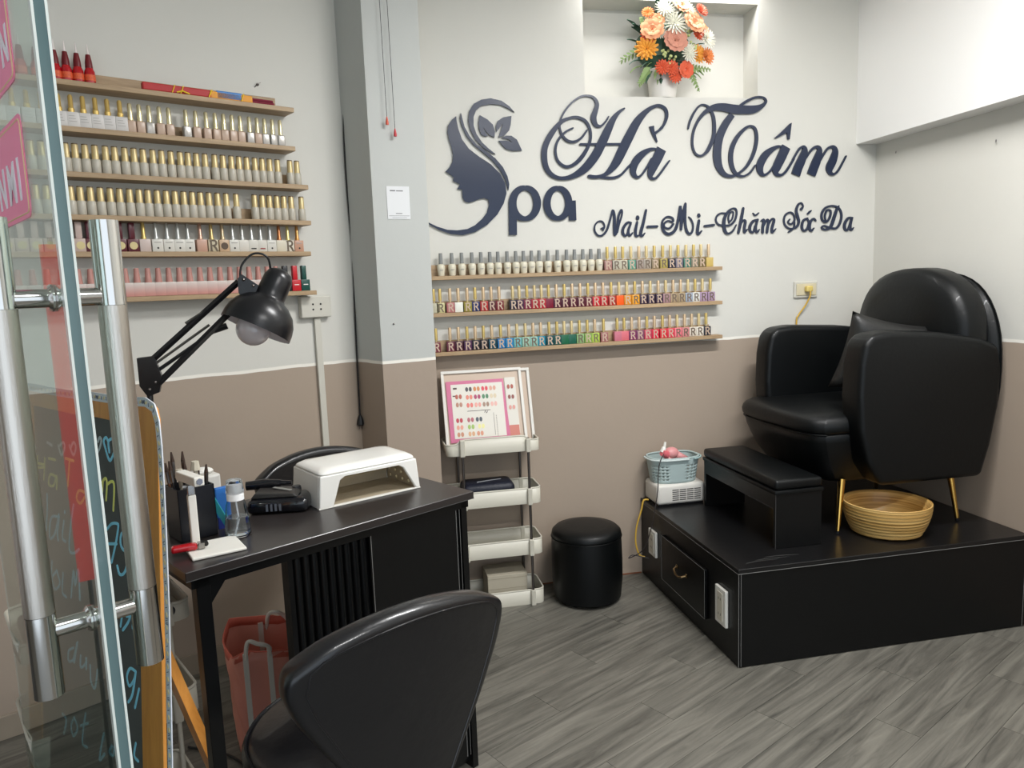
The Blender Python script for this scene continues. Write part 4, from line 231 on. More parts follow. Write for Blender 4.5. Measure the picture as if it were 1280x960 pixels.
# frequently used frames
PL = Vector(DATA['K']['PL']); LANG = math.radians(27.81)
U2 = Vector((math.cos(LANG), math.sin(LANG), 0)); N2 = Vector((-math.sin(LANG), math.cos(LANG), 0))
def LW(u, off, z): v = PL + U2 * u - N2 * off; return Vector((v.x, v.y, z))
YB = 3.504; XR = 2.655; ZC = 3.05
# ---------------------------------------------------------------- common materials
leather = M('black_leather', (5, 7, 8), .44, bump=.06, scale=60, spec=.3, coat=.04)
leather2 = M('black_chair_leather', (17, 17, 20), .30, bump=.2, scale=16, coat=.2)
blackwood = M('black_lacquered_board', (8, 9, 10), .36, spec=.35, bump=.02, scale=80)
whitep = M('white_plastic', (226, 224, 216), .4)
creamp = M('cream_painted_metal', (196, 192, 178), .4)
chrome = M('polished_steel', (205, 203, 200), .12, 1)
brushed = M('satin_steel', (196, 190, 182), .28, 1, bump=.15, scale=30, stretch=(60, 60, 1))
steel = M('dark_steel', (120, 115, 112), .3, 1)
gold = M('polished_gold', (214, 172, 92), .2, 1)
capgold = M('gold_cap', (206, 186, 138), .38, .35)
navy = M('navy_acrylic', (40, 48, 68), .22, spec=.4)
shelfwood = wood('oak_laminate', (150, 124, 92), (178, 152, 118), (3, 40, 40), .5)
# ---------------------------------------------------------------- setting
WP = wall_paint('wall_paint_white_over_beige', (208, 206, 198), (166, 150, 134), 1.19)
WPP = wall_paint('pillar_paint_grey_white', (186, 188, 184), (163, 147, 132), 1.19)
WU = M('wall_paint_white', (214, 212, 203), .6, var=.03, scale=3, bump=.05)
# floor slab and planks
def clip(poly, P, n):                      # keep side where (x-P).n <= 0
    out = []
    for i in range(len(poly)):
        a, b = poly[i], poly[(i + 1) % len(poly)]; da, db = (a - P).dot(n), (b - P).dot(n)
        if da <= 0: out.append(a)
        if (da < 0 < db) or (db < 0 < da): out.append(a + (b - a) * (da / (da - db)))
    return out
f = B(); f.box((-3.6, -1.7, -.12), (2.8, 3.75, -.006)); floor = struct('floor', f, M('floor_underlay', (70, 68, 64), .7))
plankm = wood('grey_oak_vinyl', (66, 64, 59), (120, 117, 108), (1.6, 22, 1), .42)
pw, pl_ = .15, .92
u0, v0 = U2.to_2d(), N2.to_2d(); k = 0
for j in range(-22, 16):
    for i in range(-5, 6):
        s0 = i * pl_ + ((j * 37) % 11) / 11 * pl_; t0 = j * pw
        ctr = u0 * (s0 + pl_ / 2) + v0 * (t0 + pw / 2) + PL.to_2d()
        q = [PL.to_2d() + u0 * a + v0 * b for a, b in ((s0 + .0006, t0 + .0006), (s0 + pl_ - .0006, t0 + .0006), (s0 + pl_ - .0006, t0 + pw - .0006), (s0 + .0006, t0 + pw - .0006))]
        for P_, n_ in ((PL.to_2d(), v0), (Vector((0, YB)), Vector((0, 1))), (Vector((XR, 0)), Vector((1, 0))), (Vector((0, .45)), Vector((0, -1))), (Vector((-1.7, 0)), Vector((-1, 0)))):
            q = clip(q, P_, n_)
            if len(q) < 3: break
        if len(q) < 3: continue
        if sum(a.x * b.y - a.y * b.x for a, b in zip(q, q[1:] + q[:1])) / 2 < .002: continue
        rot = Matrix.Rotation(-LANG, 2); c2 = sum(q, Vector((0, 0))) / len(q)
        loc_ = [rot @ (p - c2) for p in q]
        b = B(); b.prism([(p.x, p.y) for p in loc_], 'z', -.006, 0)
        o = obj('plank', b, plankm, floor); o.location = (c2.x, c2.y, 0); o.rotation_euler = (0, 0, LANG); k += 1
b = B(); b.box((-3.6, -1.7, -.006), (2.8, .45, -.0005)); obj('floor_board_front', b, plankm, floor)
b = B(); b.box((-3.6, -1.7, ZC), (2.8, 3.75, ZC + .1)); struct('ceiling', b, M('ceiling_white', (225, 224, 218), .7))
# back wall with the niche
nx0, nx1, nz0, nz1 = 1.096, 1.985, 2.372, 2.81
b = B(); b.box((.30, YB, 0), (nx0, YB + .2, ZC)); b.box((nx1, YB, 0), (XR, YB + .2, ZC)); b.box((nx0, YB, 0), (nx1, YB + .2, nz0)); b.box((nx0, YB, nz1), (nx1, YB + .2, ZC)); b.box((nx0 - .02, YB + .14, nz0 - .02), (nx1 + .02, YB + .2, nz1 + .02))
wb = struct('wall_back', b, WP)
# left wall, its return, the broken pillar
def quadwall(name, pts, m, z0=0, z1=ZC, parent=None, bev=0):
    b = B(); b.prism(pts, 'z', z0, z1, bev); return struct(name, b, m, parent)
a = LW(-3.4, 0, 0); e = PL + U2 * .04; a2 = LW(-3.4, -.12, 0); e2 = PL + U2 * .04 + N2 * .12
quadwall('wall_left', [(a.x, a.y), (e.x, e.y), (e2.x, e2.y), (a2.x, a2.y)], WP)
quadwall('wall_pillar', [(-.0301, 3.4079), (.077, 3.222), (.311, 3.283), (.33, YB + .12), (.02, YB + .12)], WPP, bev=0)
b = B(); b.box((XR, -1.7, 0), (XR + .15, YB + .2, ZC)); struct('wall_right', b, WP)
b = B(); b.box((2.538, -1.7, 2.151), (XR, YB, ZC)); struct('trim_beam', b, M('beam_white', (228, 227, 224), .6, bump=.05, scale=6))
b = B(); b.box((-3.6, -1.7, 0), (-3.5, 1.6, ZC)); struct('wall_west', b, WP)
b = B(); b.box((-3.6, -1.8, 0), (-2.6, -1.7, ZC)); b.box((2.2, -1.8, 0), (2.8, -1.7, ZC)); b.box((-2.6, -1.8, 2.7), (2.2, -1.7, ZC)); struct('wall_front', b, WP)
# skirting and joint lines
b = B(); p0, p1 = LW(-3.3, .012, 0), LW(.03, .012, 0); b.prism([(p0.x, p0.y), (p1.x, p1.y), (p1.x - .0056, p1.y + .0106), (p0.x - .0056, p0.y + .0106)], 'z', 0, .085, .002)
struct('baseboard_left', b, M('skirting_tile', (150, 138, 122), .4, var=.05))
b = B(); b.box((.33, YB - .004, 0), (1.34, YB, .006)); struct('baseboard_back', b, M('red_brown_joint', (120, 70, 45), .6))
# ---------------------------------------------------------------- sign
SY0, SY1 = YB - .011, YB - .001
sg = thing('spa_logo', 'navy woman profile logo with leaves and the letters pa on the back wall', 'logo', (.75, YB, 1.9))
def on(parent, o): o.parent = parent; o.matrix_parent_inverse = Matrix.Translation(-parent.location); return o
def prism_piece(name, pts, parent, y0=SY0): b = B(); b.prism(pts, 'y', y0, SY1); return on(parent, obj(name, b, navy))
prism_piece('face_silhouette', DATA['face'], sg); prism_piece('hair_strand', DATA['hair1'], sg); prism_piece('hair_strand', DATA['hair2'], sg)
for l in DATA['leaf']: prism_piece('leaf', l, sg)
def letter(nm, sts, parent, y0=SY0):
    b = B()
    for i, s in enumerate(sts): b.ribbon(s, y0 + .0004 * i, SY1)
    return on(parent, obj(nm, b, navy))
letter('letter_p', DATA['p'], sg); letter('letter_a', DATA['a'], sg)
ns = thing('script_name_sign', 'large navy script letters reading Ha Tam with accents on the back wall', 'sign', (1.5, YB, 2.2))
for nm, s in DATA['big']:
    if nm == 'circumflex': prism_piece('circumflex', DATA['circ'], ns)
    else: letter('letter_' + nm.lower() if len(nm) == 1 else nm, s, ns)
ts = thing('services_sign', 'small navy script line Nail-Mi-Cham Soc Da under the big name', 'sign', (1.7, YB, 1.8))
for nm, s in DATA['tag']: letter('letter_' + nm.lower() if len(nm) == 1 else nm, s, ts, YB - .008)
# ---------------------------------------------------------------- bottles
ORD = 'first second third fourth fifth sixth seventh eighth ninth tenth eleventh twelfth thirteenth fourteenth fifteenth sixteenth seventeenth eighteenth nineteenth twentieth'.split()
def ordi(i):
    if i < 20: return ORD[i]
    if i < 29: return 'twenty-' + ORD[i - 20]
    if i == 29: return 'thirtieth'
    return 'thirty-' + ORD[i - 30]
def cached(k, fn, smooth=True, cache={}):
    if k not in cache:
        b = fn(); me = bpy.data.meshes.new(k); b.bm.to_mesh(me); b.bm.free()
        if smooth: me.polygons.foreach_set('use_smooth', [True] * len(me.polygons)); me.set_sharp_from_angle(angle=math.radians(40))
        me.materials.append(None); cache[k] = me
    return cache[k]
def pc(name, me, mat, parent, loc=(0, 0, 0)):
    o = bpy.data.objects.new(name, me); C.objects.link(o); o.parent = parent; o.location = loc
    o.material_slots[0].link = 'OBJECT'; o.material_slots[0].material = mat; return o
def rmesh(sz, serif=True):
    def f():
        b = B(); w = .16
        b.ribbon([(-.22, -.5, w), (-.22, 0, w), (-.22, .5, w)], -.01, .01)
        b.ribbon([(-.36, .44, w * .7), (-.1, .5, w), (.18, .45, w), (.26, .25, w * 1.1), (.16, .06, w), (-.12, 0, w * .8)], -.012, .01)
        b.ribbon([(.0, .0, w), (.2, -.25, w * 1.1), (.3, -.48, w), (.42, -.46, w * .5)], -.011, .01)
        b.ribbon([(-.34, -.5, w * .6), (-.22, -.5, w * .6), (-.1, -.5, w * .6)], -.012, .01)
        bmesh.ops.transform(b.bm, matrix=Matrix.Diagonal((sz, .08, sz, 1)), verts=b.bm.verts); return b
    return cached('r_print%.3f' % sz, f, False)
def bottle(kind, col, loc, rz, label, group, cat='bottle'):
    t = thing('polish_bottle', label, cat, loc, rz, group)
    if kind == 'round':          # glass bottle with a tall gold cap
        pc('body', cached('round_body', lambda: B().lathe([(0, 0), (.0138, 0), (.0153, .002), (.0153, .0475), (.0142, .0495), (0, .0495)], 16)), M('pearl_grey_polish', (188, 182, 168), .3, var=.05, scale=60), t)
        pc('cap', cached('round_cap', lambda: B().lathe([(0, .0496), (.0115, .0496), (.0109, .094), (.010, .096), (0, .096)], 14)), capgold, t)
        pc('cap_top', cached('round_captop', lambda: B().lathe([(0, .0961), (.0103, .0961), (.0098, .0995), (0, .0995)], 14)), M('dark_cap_top', (96, 74, 50), .4), t)
    elif kind == 'boxtall':
        pc('body', cached('box_body', lambda: B().box((-.0195, -.018, 0), (.0195, .018, .052), .002)), M('pearl_white_label', (206, 202, 198), .4), t)
        pc('cap', cached('tall_cap', lambda: B().lathe([(0, .053), (.0098, .053), (.0105, .066), (.008, .069), (.0078, .105), (.005, .111), (0, .112)], 12)), M('bright_gold_cap', (220, 188, 112), .3, .45), t)
        for q in range(3): pc('print_line', cached('print_line%d' % q, lambda: B().box((-.013, -.0185, .02 + q * .009), (.011 - q * .003, -.018, .0215 + q * .009)), False), M('grey_print', (160, 156, 150), .6), t)
    elif kind in ('pink', 'silver'):
        pc('body', cached('slim_body', lambda: B().box((-.0145, -.013, 0), (.0145, .013, .045), .004, 3)), M('nude_polish', (186, 160, 140), .3) if kind == 'pink' else M('silver_glitter_polish', (170, 166, 160), .28, .3, var=.3, scale=400), t)
        pc('cap', cached('slim_cap', lambda: B().lathe([(0, .046), (.0088, .046), (.0085, .06), (.0075, .100), (.005, .105), (0, .1055)], 12)), M('champagne_cap', (226, 216, 176), .25, .6), t)
    elif kind == 'square':
        plain = len(col) > 3; c = col[:3]; nm = 'polish_%d_%d_%d' % c
        pc('body', cached('square_body', lambda: B().box((-.0188, -.016, 0), (.0188, .016, .046), .0016)), M(nm, c, .32, var=.06, scale=90), t)
        pc('neck', cached('sq_neck', lambda: B().lathe([(0, .046), (.0048, .046), (.0048, .056), (0, .056)], 10)), M('pale_gold_neck', (215, 195, 150), .3, .8), t)
        lum = sum(c) / 3
        cm = [capgold, M('rose_gold_cap', (208, 182, 148), .35, .5), M('brass_cap', (200, 176, 110), .35, .5)][random.randrange(3) if group != 'AA' else 1]
        pc('cap', cached('sq_cap', lambda: B().lathe([(0, .0562), (.0080, .0562), (.0074, .108), (.0064, .111), (0, .111)], 12)), cm, t)
        if not plain: pc('letter_print', rmesh(.034), M('print_%s' % ('pale' if lum < 130 else 'dark'), (192, 168, 148) if lum < 130 else tuple(int(v * .72) for v in (150, 130, 110)), .5), t, (0, -.0162, .023))
    elif kind == 'dome':
        pc('body', cached('dome_body', lambda: B().lathe([(0, 0), (.0135, 0), (.0150, .004), (.0185, .034), (.0180, .046), (.013, .053), (.006, .055), (0, .055)], 18)), M('cream_bottle', (206, 200, 180), .35), t)
        pc('cap', cached('dome_cap', lambda: B().lathe([(0, .0551), (.0098, .0551), (.0082, .104), (0, .104)], 14)), M('matte_grey_cap', (128, 130, 128), .5), t)
        pc('print_line', cached('dome_print', lambda: B().box((-.008, -.0195, .026), (.008, -.018, .029)), False), M('grey_print', (160, 156, 150), .6), t)
    elif kind == 'gradient':
        b = cached('grad_body', lambda: B().box((-.0208, -.018, 0), (.0208, .018, .050), .002))
        pc('body', b, gradm, t); pc('cap', cached('pink_cap', lambda: B().lathe([(0, .0502), (.0122, .0502), (.0085, .102), (0, .103)], 14)), M('dusty_pink_cap', (186, 134, 124), .45), t)
    else:
        spec = dict(disc_pink=((190, 168, 156), (190, 168, 158), 'disc'), maroon=((84, 22, 34), (84, 22, 34), 'disc'), pale_gold=((194, 176, 168), (205, 180, 110), None), white_dot=((206, 203, 194), (190, 192, 188), 'dot'), white_plain=((205, 200, 190), (192, 193, 188), None),
            white_stripe=((200, 196, 186), (190, 192, 188), 'dark'), white_redstripe=((200, 196, 186), (190, 192, 188), 'red'), rose=((190, 150, 130), (196, 158, 138), None), cream_pattern=((188, 176, 148), (196, 174, 120), 'R'), rose_disc=((190, 160, 128), (190, 170, 138), 'darkdisc'),
            cream_copper=((206, 198, 178), (176, 116, 72), None), cream_R=((208, 200, 184), (205, 192, 130), 'R'), rose_gold=((184, 140, 116), (190, 140, 80), 'dot2'), black=((25, 27, 32), (25, 27, 32), None), red=((190, 22, 36), (190, 20, 34), 'txt'), green=((16, 70, 62), (16, 70, 62), 'txt'))[kind]
        pc('body', cached('sq2_body', lambda: B().box((-.0190, -.018, 0), (.0190, .018, .046), .002)), M('shade_' + kind, spec[0], .35), t)
        tall = kind in ('pale_gold', 'rose', 'rose_disc'); h = .118 if tall else .105
        if kind in ('maroon', 'disc_pink', 'red', 'green', 'black'): f = lambda: B().box((-.0105, -.0105, .046), (.0100, .0100, .104), .003, mtx=None)
        else: f = lambda: B().lathe([(0, .046), (.0095, .046), (.0095, .054), (.0075, .058), (.0062, h - .004), (.004, h), (0, h)], 12)
        pc('cap', cached('cap2_%s' % ('sq' if kind in ('maroon', 'disc_pink', 'red', 'green', 'black') else h), f), M('capshade_' + kind, spec[1], .3, .5 if 'gold' in kind or tall or kind.startswith('white') or kind.startswith('cream') else 0), t)
        pr = spec[2]
        if pr == 'disc': pc('label_disc', cached('ldisc', lambda: B().lathe([(0, 0), (.0135, 0), (.0135, .0008), (0, .0008)], 20, Matrix.Translation((0, -.0182, .022)) @ Matrix.Rotation(math.pi / 2, 4, 'X'))), M('gold_disc', (206, 190, 138), .4), t)
        if pr == 'darkdisc': pc('label_disc', cached('ldisc', None), M('brown_disc', (84, 66, 50), .5), t)
        if pr in ('dot', 'dot2'): pc('print_dot', cached('pdot', lambda: B().lathe([(0, 0), (.0036, 0), (.0036, .0008), (0, .0008)], 12, Matrix.Translation((0, -.0182, .014)) @ Matrix.Rotation(math.pi / 2, 4, 'X'))), M('black_print', (40, 38, 36), .5), t); pc('print_line', cached('pl9', lambda: B().box((-.012, -.0188, .033), (.012, -.018, .036)), False), M('grey_print', (160, 156, 150), .6), t)
        if pr in ('dark', 'red'): pc('print_line', cached('pl10', lambda: B().box((-.010, -.0188, .010), (.010, -.018, .0145)), False), M('black_print', (40, 38, 36), .5) if pr == 'dark' else M('red_print', (140, 50, 50), .5), t)
        if pr == 'R': pc('letter_print', rmesh(.040), M('brown_print', (96, 82, 66), .5), t, (0, -.0183, .023))
        if pr == 'txt': pc('print_line', cached('pl11', lambda: B().box((-.010, -.0188, .024), (.010, -.018, .0275)), False), M('white_print', (230, 225, 220), .5), t)
    return t
# pink to white graded glass (real tint of the bottle, not shade)
gradm = bpy.data.materials.new('pink_graded_glass'); gradm.use_nodes = True; nt = gradm.node_tree; bb = nt.nodes['Principled BSDF']; bb.inputs['Roughness'].default_value = .35
tc = nt.nodes.new('ShaderNodeTexCoord'); sp = nt.nodes.new('ShaderNodeSeparateXYZ'); cr = nt.nodes.new('ShaderNodeValToRGB'); nt.links.new(tc.outputs['Generated'], sp.inputs[0]); nt.links.new(sp.outputs[2], cr.inputs[0]); nt.links.new(cr.outputs[0], bb.inputs['Base Color'])
cr.color_ramp.elements[0].color = lin((196, 142, 134)); cr.color_ramp.elements[1].color = lin((196, 186, 178)); cr.color_ramp.elements[0].position = .15
# left rack: six separate ledges (board + back rail)
LS = [(2.240, -.254), (2.089, -.260), (1.940, -.216), (1.797, -.215), (1.672, -.225), (1.512, -.212)]
SHN = ['top', 'second', 'third', 'fourth', 'fifth', 'lowest']
LBOW = LANG
for i, (z, ue) in enumerate(LS):
    p = LW(ue, 0, 0); t = thing('wall_shelf', 'narrow oak wall ledge, %s one of the six on the left wall' % SHN[i], 'shelf', (p.x, p.y, z), LANG, 'oak ledges on the left wall')
    L = ue + 1.42
    L = 1.42 + ue
    b = B(); b.box((-L, -.092, -.018), (0, -.002, 0), .0012, 1); obj('shelf_board', b, shelfwood, t)
    b = B(); b.box((-L, -.012, .0004), (-.042, -.002, .048), .001, 1); obj('back_rail', b, shelfwood, t)
def LP(u, z, off=.05): return LW(u, off, z + .0005)
dirs = {'w': 'boxtall', 'p': 'pink', 's': 'silver'}
def extend(lst, n=7, step=.031): return [lst[0] - step * (n - i) for i in range(n)] + lst
def place_left(i, items):
    z = LS[i][0]; n = len(items)
    for j, (u, k) in enumerate(items):
        r = n - 1 - j; D_ = {'w': 'gold-capped bottle with white square label', 'p': 'nude polish bottle with pale gold cap', 's': 'silvery glitter polish bottle with gold cap', 'round': 'pearl grey round bottle with gold cap', 'gradient': 'pink and white bottle with dusty pink cap',
            'disc_pink': 'pale pink bottle with gold disc label', 'maroon': 'maroon bottle with gold disc label', 'pale_gold': 'pale pink bottle with thin gold cap', 'white_dot': 'white square bottle with black dot', 'white_plain': 'plain white square bottle with silver cap', 'white_stripe': 'white bottle with dark stripe', 'white_redstripe': 'white bottle with dull red stripe',
            'rose': 'rose beige bottle with tall rose cap', 'cream_pattern': 'cream bottle with brown lettering and gold cap', 'rose_disc': 'beige bottle with dark brown disc and pointed cap', 'cream_copper': 'cream bottle with copper cap', 'cream_R': 'cream bottle with a large R', 'rose_gold': 'rose brown bottle with gold cap', 'black': 'black polish bottle', 'red': 'bright red polish bottle', 'green': 'dark green polish bottle'}[k]
        shn = {1: 'second', 2: 'third', 3: 'fourth', 4: 'fifth', 5: 'lowest'}[i]
        bottle(dirs.get(k, k), None, LP(u, z), LANG + math.radians(random.uniform(-5, 5) if k in ('w', 's', 'p') else 0), '%s, %s on %s left shelf' % (D_, 'rightmost' if r == 0 else ordi(r) + ' from right', shn), 'polish bottles on the %s left shelf' % shn)
place_left(1, [(DATA['L2'][0][0] - .041 * q, 'w') for q in (6, 5, 4, 3, 2, 1)] + DATA['L2'])
place_left(2, [(u, 'round') for u in extend(DATA['L3'])]); place_left(3, [(u, 'round') for u in extend(DATA['L4'])])
L5 = list(DATA['L5']); place_left(4, [(L5[0][0] - .040 * q, 'disc_pink') for q in (6, 5, 4, 3, 2, 1)] + L5)
L6 = list(DATA['L6']); st6 = [L6[0][0] - .042 * q for q in (5, 4, 3, 2, 1)]
place_left(5, [(u, 'gradient') for u in st6] + L6)
# red glue bottles on the top ledge
redp = M('clear_red_plastic', (178, 20, 30), .2, coat=.5)
us = [DATA['L1'][0] - .045 * q for q in (4, 3, 2, 1)] + DATA['L1']
for j, u in enumerate(us):
    t = thing('glue_bottle', 'small red pointed glue bottle, %s on the top left ledge' % ('rightmost' if j == len(us) - 1 else ordi(len(us) - 1 - j) + ' from the right'), 'bottle', LP(u, LS[0][0]), LANG, 'red glue bottles on the top ledge')
    pc('body', cached('glue_body', lambda: B().lathe([(0, 0), (.0165, 0), (.0175, .003), (.0172, .042), (.012, .055), (0, .055)], 16)), redp, t)
    pc('cap', cached('glue_cap', lambda: B().lathe([(0, .0552), (.0125, .0552), (.0115, .075), (.0075, .100), (0, .1)], 14)), M('dark_red_cap', (110, 24, 30), .35), t)
    pc('nozzle', cached('glue_noz', lambda: B().lathe([(0, .1001), (.004, .1001), (.0012, .135), (0, .136)], 8)), M('clear_nozzle', (236, 226, 222), .2), t)
    pc('label_band', cached('glue_lab', lambda: B().lathe([(.0178, .012), (.0178, .032)], 16)), M('orange_print', (214, 90, 50), .5, var=.5, scale=200), t)
# bundle of sticks
s0 = DATA['stick']; p = LW(s0[0], .062, LS[0][0]); t = thing('stick_bundle', 'red paper wrapped bundle of sticks with yellow ties lying on the top left ledge', 'bundle', p, LANG)
L = s0[5] - s0[0]; X = [v - s0[0] for v in s0]
b = B(); b.box((0, -.024, .0005), (X[2], .0, .028), .004); obj('red_sleeve', b, M('red_paper', (176, 34, 36), .5), t)
b = B(); b.box((X[2] - .01, -.023, .0005), (X[4] + .05, .001, .026), .003); obj('yellow_wrap', b, M('orange_yellow', (222, 150, 34), .5), t, (0, 0, 0))
b = B(); b.box((X[3], -.023, .0003), (X[4] + .01, .002, .031), .004); obj('blue_band', b, M('blue_tape', (66, 126, 190), .45), t)
for yy, zz in ((-.016, .006), (-.006, .018)): b = B(); b.tube([(X[4] + .03, yy, zz), (X[5], yy, zz)], .0052); obj('stick', b, M('maroon_stick', (124, 30, 52), .5), t)
for xx in (X[1], X[1] + .03, X[2] + .004, X[4] + .02, X[3] - .012):
    b = B(); b.tube([(xx - .016, -.027, .001), (xx - .006, -.027, .026), (xx, -.012, .032), (xx + .01, .003, .026), (xx + .014, .005, .001)], .0018, 6); obj('tie', b, M('yellow_cord', (236, 200, 50), .5), t)
b = B(); b.tube([(X[1] + .0, -.028, .004), (X[1] + .02, -.03, .01), (X[1] + .045, -.027, .003)], .0025, 6); obj('tie', b, M('yellow_cord', (1, 1, 1)), t)
# screw above the top ledge
p = LW(-.36, 0, 2.335); b = B(); b.sphere((0, 0, 0), .006, 8); b.tube([(-.012, -.003, -.012), (0, -.012, 0), (.012, -.004, .006)], .0016, 5); tag(obj('wall_hook', b, steel, loc=p + N2 * -.004), 'small grey wall hook above the right end of the top left ledge', 'hook')
# right rack
RX0, RX1 = .318, 1.764
for i, z in enumerate((1.556, 1.387, 1.205)):
    t = thing('wall_shelf', 'long oak wall ledge, %s one of three on the back wall' % ('top', 'middle', 'lowest')[i], 'shelf', (RX0, YB, z), 0, 'oak ledges on the back wall')
    if i == 2: t.rotation_euler = (0, math.radians(-.5), 0)
    b = B(); b.box((.001, -.066, -.018), (RX1 - RX0, -.001, 0), .0012, 1); obj('shelf_board', b, shelfwood, t)
    b = B(); b.box((.001, -.011, .0004), (RX1 - RX0 - .045, -.001, .052), .001, 1); obj('back_rail', b, shelfwood, t)
def cname(c):
    r, g, b_ = c[:3]; mx, mn = max(c[:3]), min(c[:3]); l = (mx + mn) / 2; s = mx - mn
    if l < 35: return 'black'
    if s < 22: return 'charcoal' if l < 70 else 'grey' if l < 165 else 'cream' if r > b_ + 8 else 'pale grey'
    if r >= g and r >= b_:
        if b_ > g + 8 and s < 60: return 'plum' if l < 90 else 'mauve'
        if g > r * .82: return 'olive' if l < 130 else 'pale gold'
        if g > r * .55 and b_ < g * .6: return 'amber'
        if g > r * .33 and b_ < 40 and r > 200: return 'orange'
        if l < 75: return 'maroon'
        if g > r * .55: return 'dusty pink' if b_ > g * .9 else 'tan'
        return 'crimson' if b_ > g + 5 else 'red'
    if g >= b_: return 'dark green' if l < 80 else ('lime green' if b_ < 100 else 'sage green')
    return 'navy' if l < 70 and r < 45 and g < 60 else ('teal' if g > b_ * .8 else ('blue' if r < 80 else 'lilac'))
for key, z, shn in (('RA', 1.556, 'top'), ('RB', 1.387, 'middle'), ('RC', 1.205, 'lowest')):
    it = DATA[key]
    if key == 'RC': it = it + []
    for j, (x, c) in enumerate(it):
        zz = z + .0005 + ((x - RX0) * math.tan(math.radians(.5)) if key == 'RC' else 0)
        if c == 'dome': bottle('dome', None, (x, YB - .036, zz), 0, 'cream rounded bottle with flat grey cap, %s on top back-wall ledge' % ('leftmost' if j == 0 else ordi(j) + ' from left'), 'cream bottles on the top back-wall ledge')
        else: bottle('square', c, (x, YB - .036, zz), 0, '%s square bottle%s, %s on %s back-wall ledge' % (cname(c), '' if len(c) > 3 else ' lettered R', 'leftmost' if j == 0 else ordi(j) + ' from left', shn), 'square bottles on the %s back-wall ledge' % shn)
# ---------------------------------------------------------------- flowers in the niche
t = thing('flower_arrangement', 'orange and white artificial bouquet in white vase in the wall niche', 'flowers', (1.51, YB + .055, nz0))
b = B(); b.lathe([(0, 0), (.06, 0), (.064, .01), (.072, .09), (.082, .135), (.078, .135), (.068, .09), (0, .08)], 28); obj('vase', b, M('white_ceramic', (224, 220, 212), .3), t, (0, 0, .0005), smooth=True)
def flower(kind, r, col, n=0):
    def f():
        b = B(); rings = {'rose': ((5, .25, 75), (6, .5, 60), (7, .78, 42), (8, 1., 22)), 'mum': ((8, .35, 75), (12, .6, 52), (16, .82, 30), (18, 1., 8)), 'zin': ((6, .3, 80), (10, .6, 55), (13, .85, 35), (14, 1., 15))}[kind]
        for q, (m_, rr, el) in enumerate(rings):
            for i in range(m_):
                a = 2 * math.pi * (i + .5 * (q % 2)) / m_; w = {'rose': 1.35, 'mum': .42, 'zin': .62}[kind] * rr * 3.2 / m_ ** .5 * .55; e_ = math.radians(el)
                L_ = rr * r; base = .05 * r
                def P(u, v):
                    ww = w * r * math.sin(math.pi * min(.9, .12 + .75 * v)) * (u - .5) * (1.25 if kind != 'mum' else 1)
                    rad = base + L_ * v * math.cos(e_ * (1 - .35 * v)); z = L_ * v * math.sin(e_) * .8 - (abs(u - .5) * .5) ** 2 * r + (.0 if kind != 'rose' else -.12 * r * (v > .85))
                    return Vector((rad * math.cos(a) - ww * math.sin(a), rad * math.sin(a) + ww * math.cos(a), z))
                b.grid(P, 2, 3)
        return b
    return cached('fl_%s_%.3f' % (kind, r), f)
FM = {'o': M('orange_petal', (226, 132, 66), .6), 'p': M('peach_petal', (232, 160, 116), .6), 'w': M('white_petal', (238, 236, 220), .6), 'r': M('coral_petal', (214, 92, 60), .6), 'y': M('amber_petal', (232, 160, 60), .6), 'k': M('dusty_rose_petal', (206, 142, 120), .6)}
fl = [('zin', .055, 'y', 796, 66), ('rose', .060, 'k', 835, 55), ('rose', .055, 'p', 804, 42), ('mum', .062, 'w', 835, 33), ('mum', .05, 'w', 824, 15), ('rose', .058, 'p', 862, 32), ('mum', .05, 'w', 883, 50), ('zin', .045, 'y', 870, 70), ('zin', .04, 'o', 884, 72), ('mum', .045, 'w', 855, 70),
      ('zin', .035, 'r', 832, 88), ('rose', .04, 'r', 852, 90), ('zin', .035, 'r', 838, 97), ('rose', .045, 'p', 848, 10), ('mum', .04, 'w', 858, 14), ('zin', .035, 'r', 868, 46), ('zin', .04, 'r', 800, 50), ('zin', .03, 'o', 801, 20), ('zin', .035, 'r', 818, 88), ('mum', .035, 'w', 815, 45), ('rose', .04, 'o', 878, 40), ('zin', .035, 'r', 876, 15), ('mum', .03, 'w', 842, 5), ('rose', .035, 'p', 812, 30)]
names = {'rose': 'rose', 'mum': 'chrysanthemum', 'zin': 'zinnia'}
random.seed(3)
for kd, r, c, px, py in fl:
    x = (px - 832) * .00358; z = (121 - py) * .00362; y = -.13 + .4 * (x * x + (z - .24) ** 2) * 2.2 + random.uniform(-.01, .01)
    o = pc(names[kd], flower(kd, r, c), FM[c], t, (x, y, z))
    d = Vector((x * .9, -.35, (z - .2) * .7 + .05)).normalized(); o.rotation_euler = d.to_track_quat('Z', 'Y').to_euler()
def leaf_mesh():
    b = B(); b.grid(lambda u, v: Vector(((u - .5) * .34 * math.sin(math.pi * min(.97, v * .92 + .06)), v, .12 * math.sin(v * 3) - abs(u - .5) * .12)), 2, 6); return b
lm = cached('leaf_m', leaf_mesh); G1 = M('deep_green_leaf', (52, 84, 66), .5); G2 = M('light_green_leaf', (132, 156, 96), .55)
for i in range(46):
    a = random.uniform(0, 2 * math.pi); rr = random.uniform(.09, .2); x = rr * math.cos(a); z = .24 + rr * math.sin(a) * .95
    if z > .42: continue
    s = random.uniform(.05, .085); o = pc('leaf', lm, G1 if random.random() < .7 else G2, t, (x * .8, -.02 - random.uniform(0, .05), max(.12, z * .95)))
    d = Vector((math.cos(a), random.uniform(-.5, -.1), math.sin(a))); o.rotation_euler = d.to_track_quat('Y', 'Z').to_euler(); o.scale = (s, s, s)
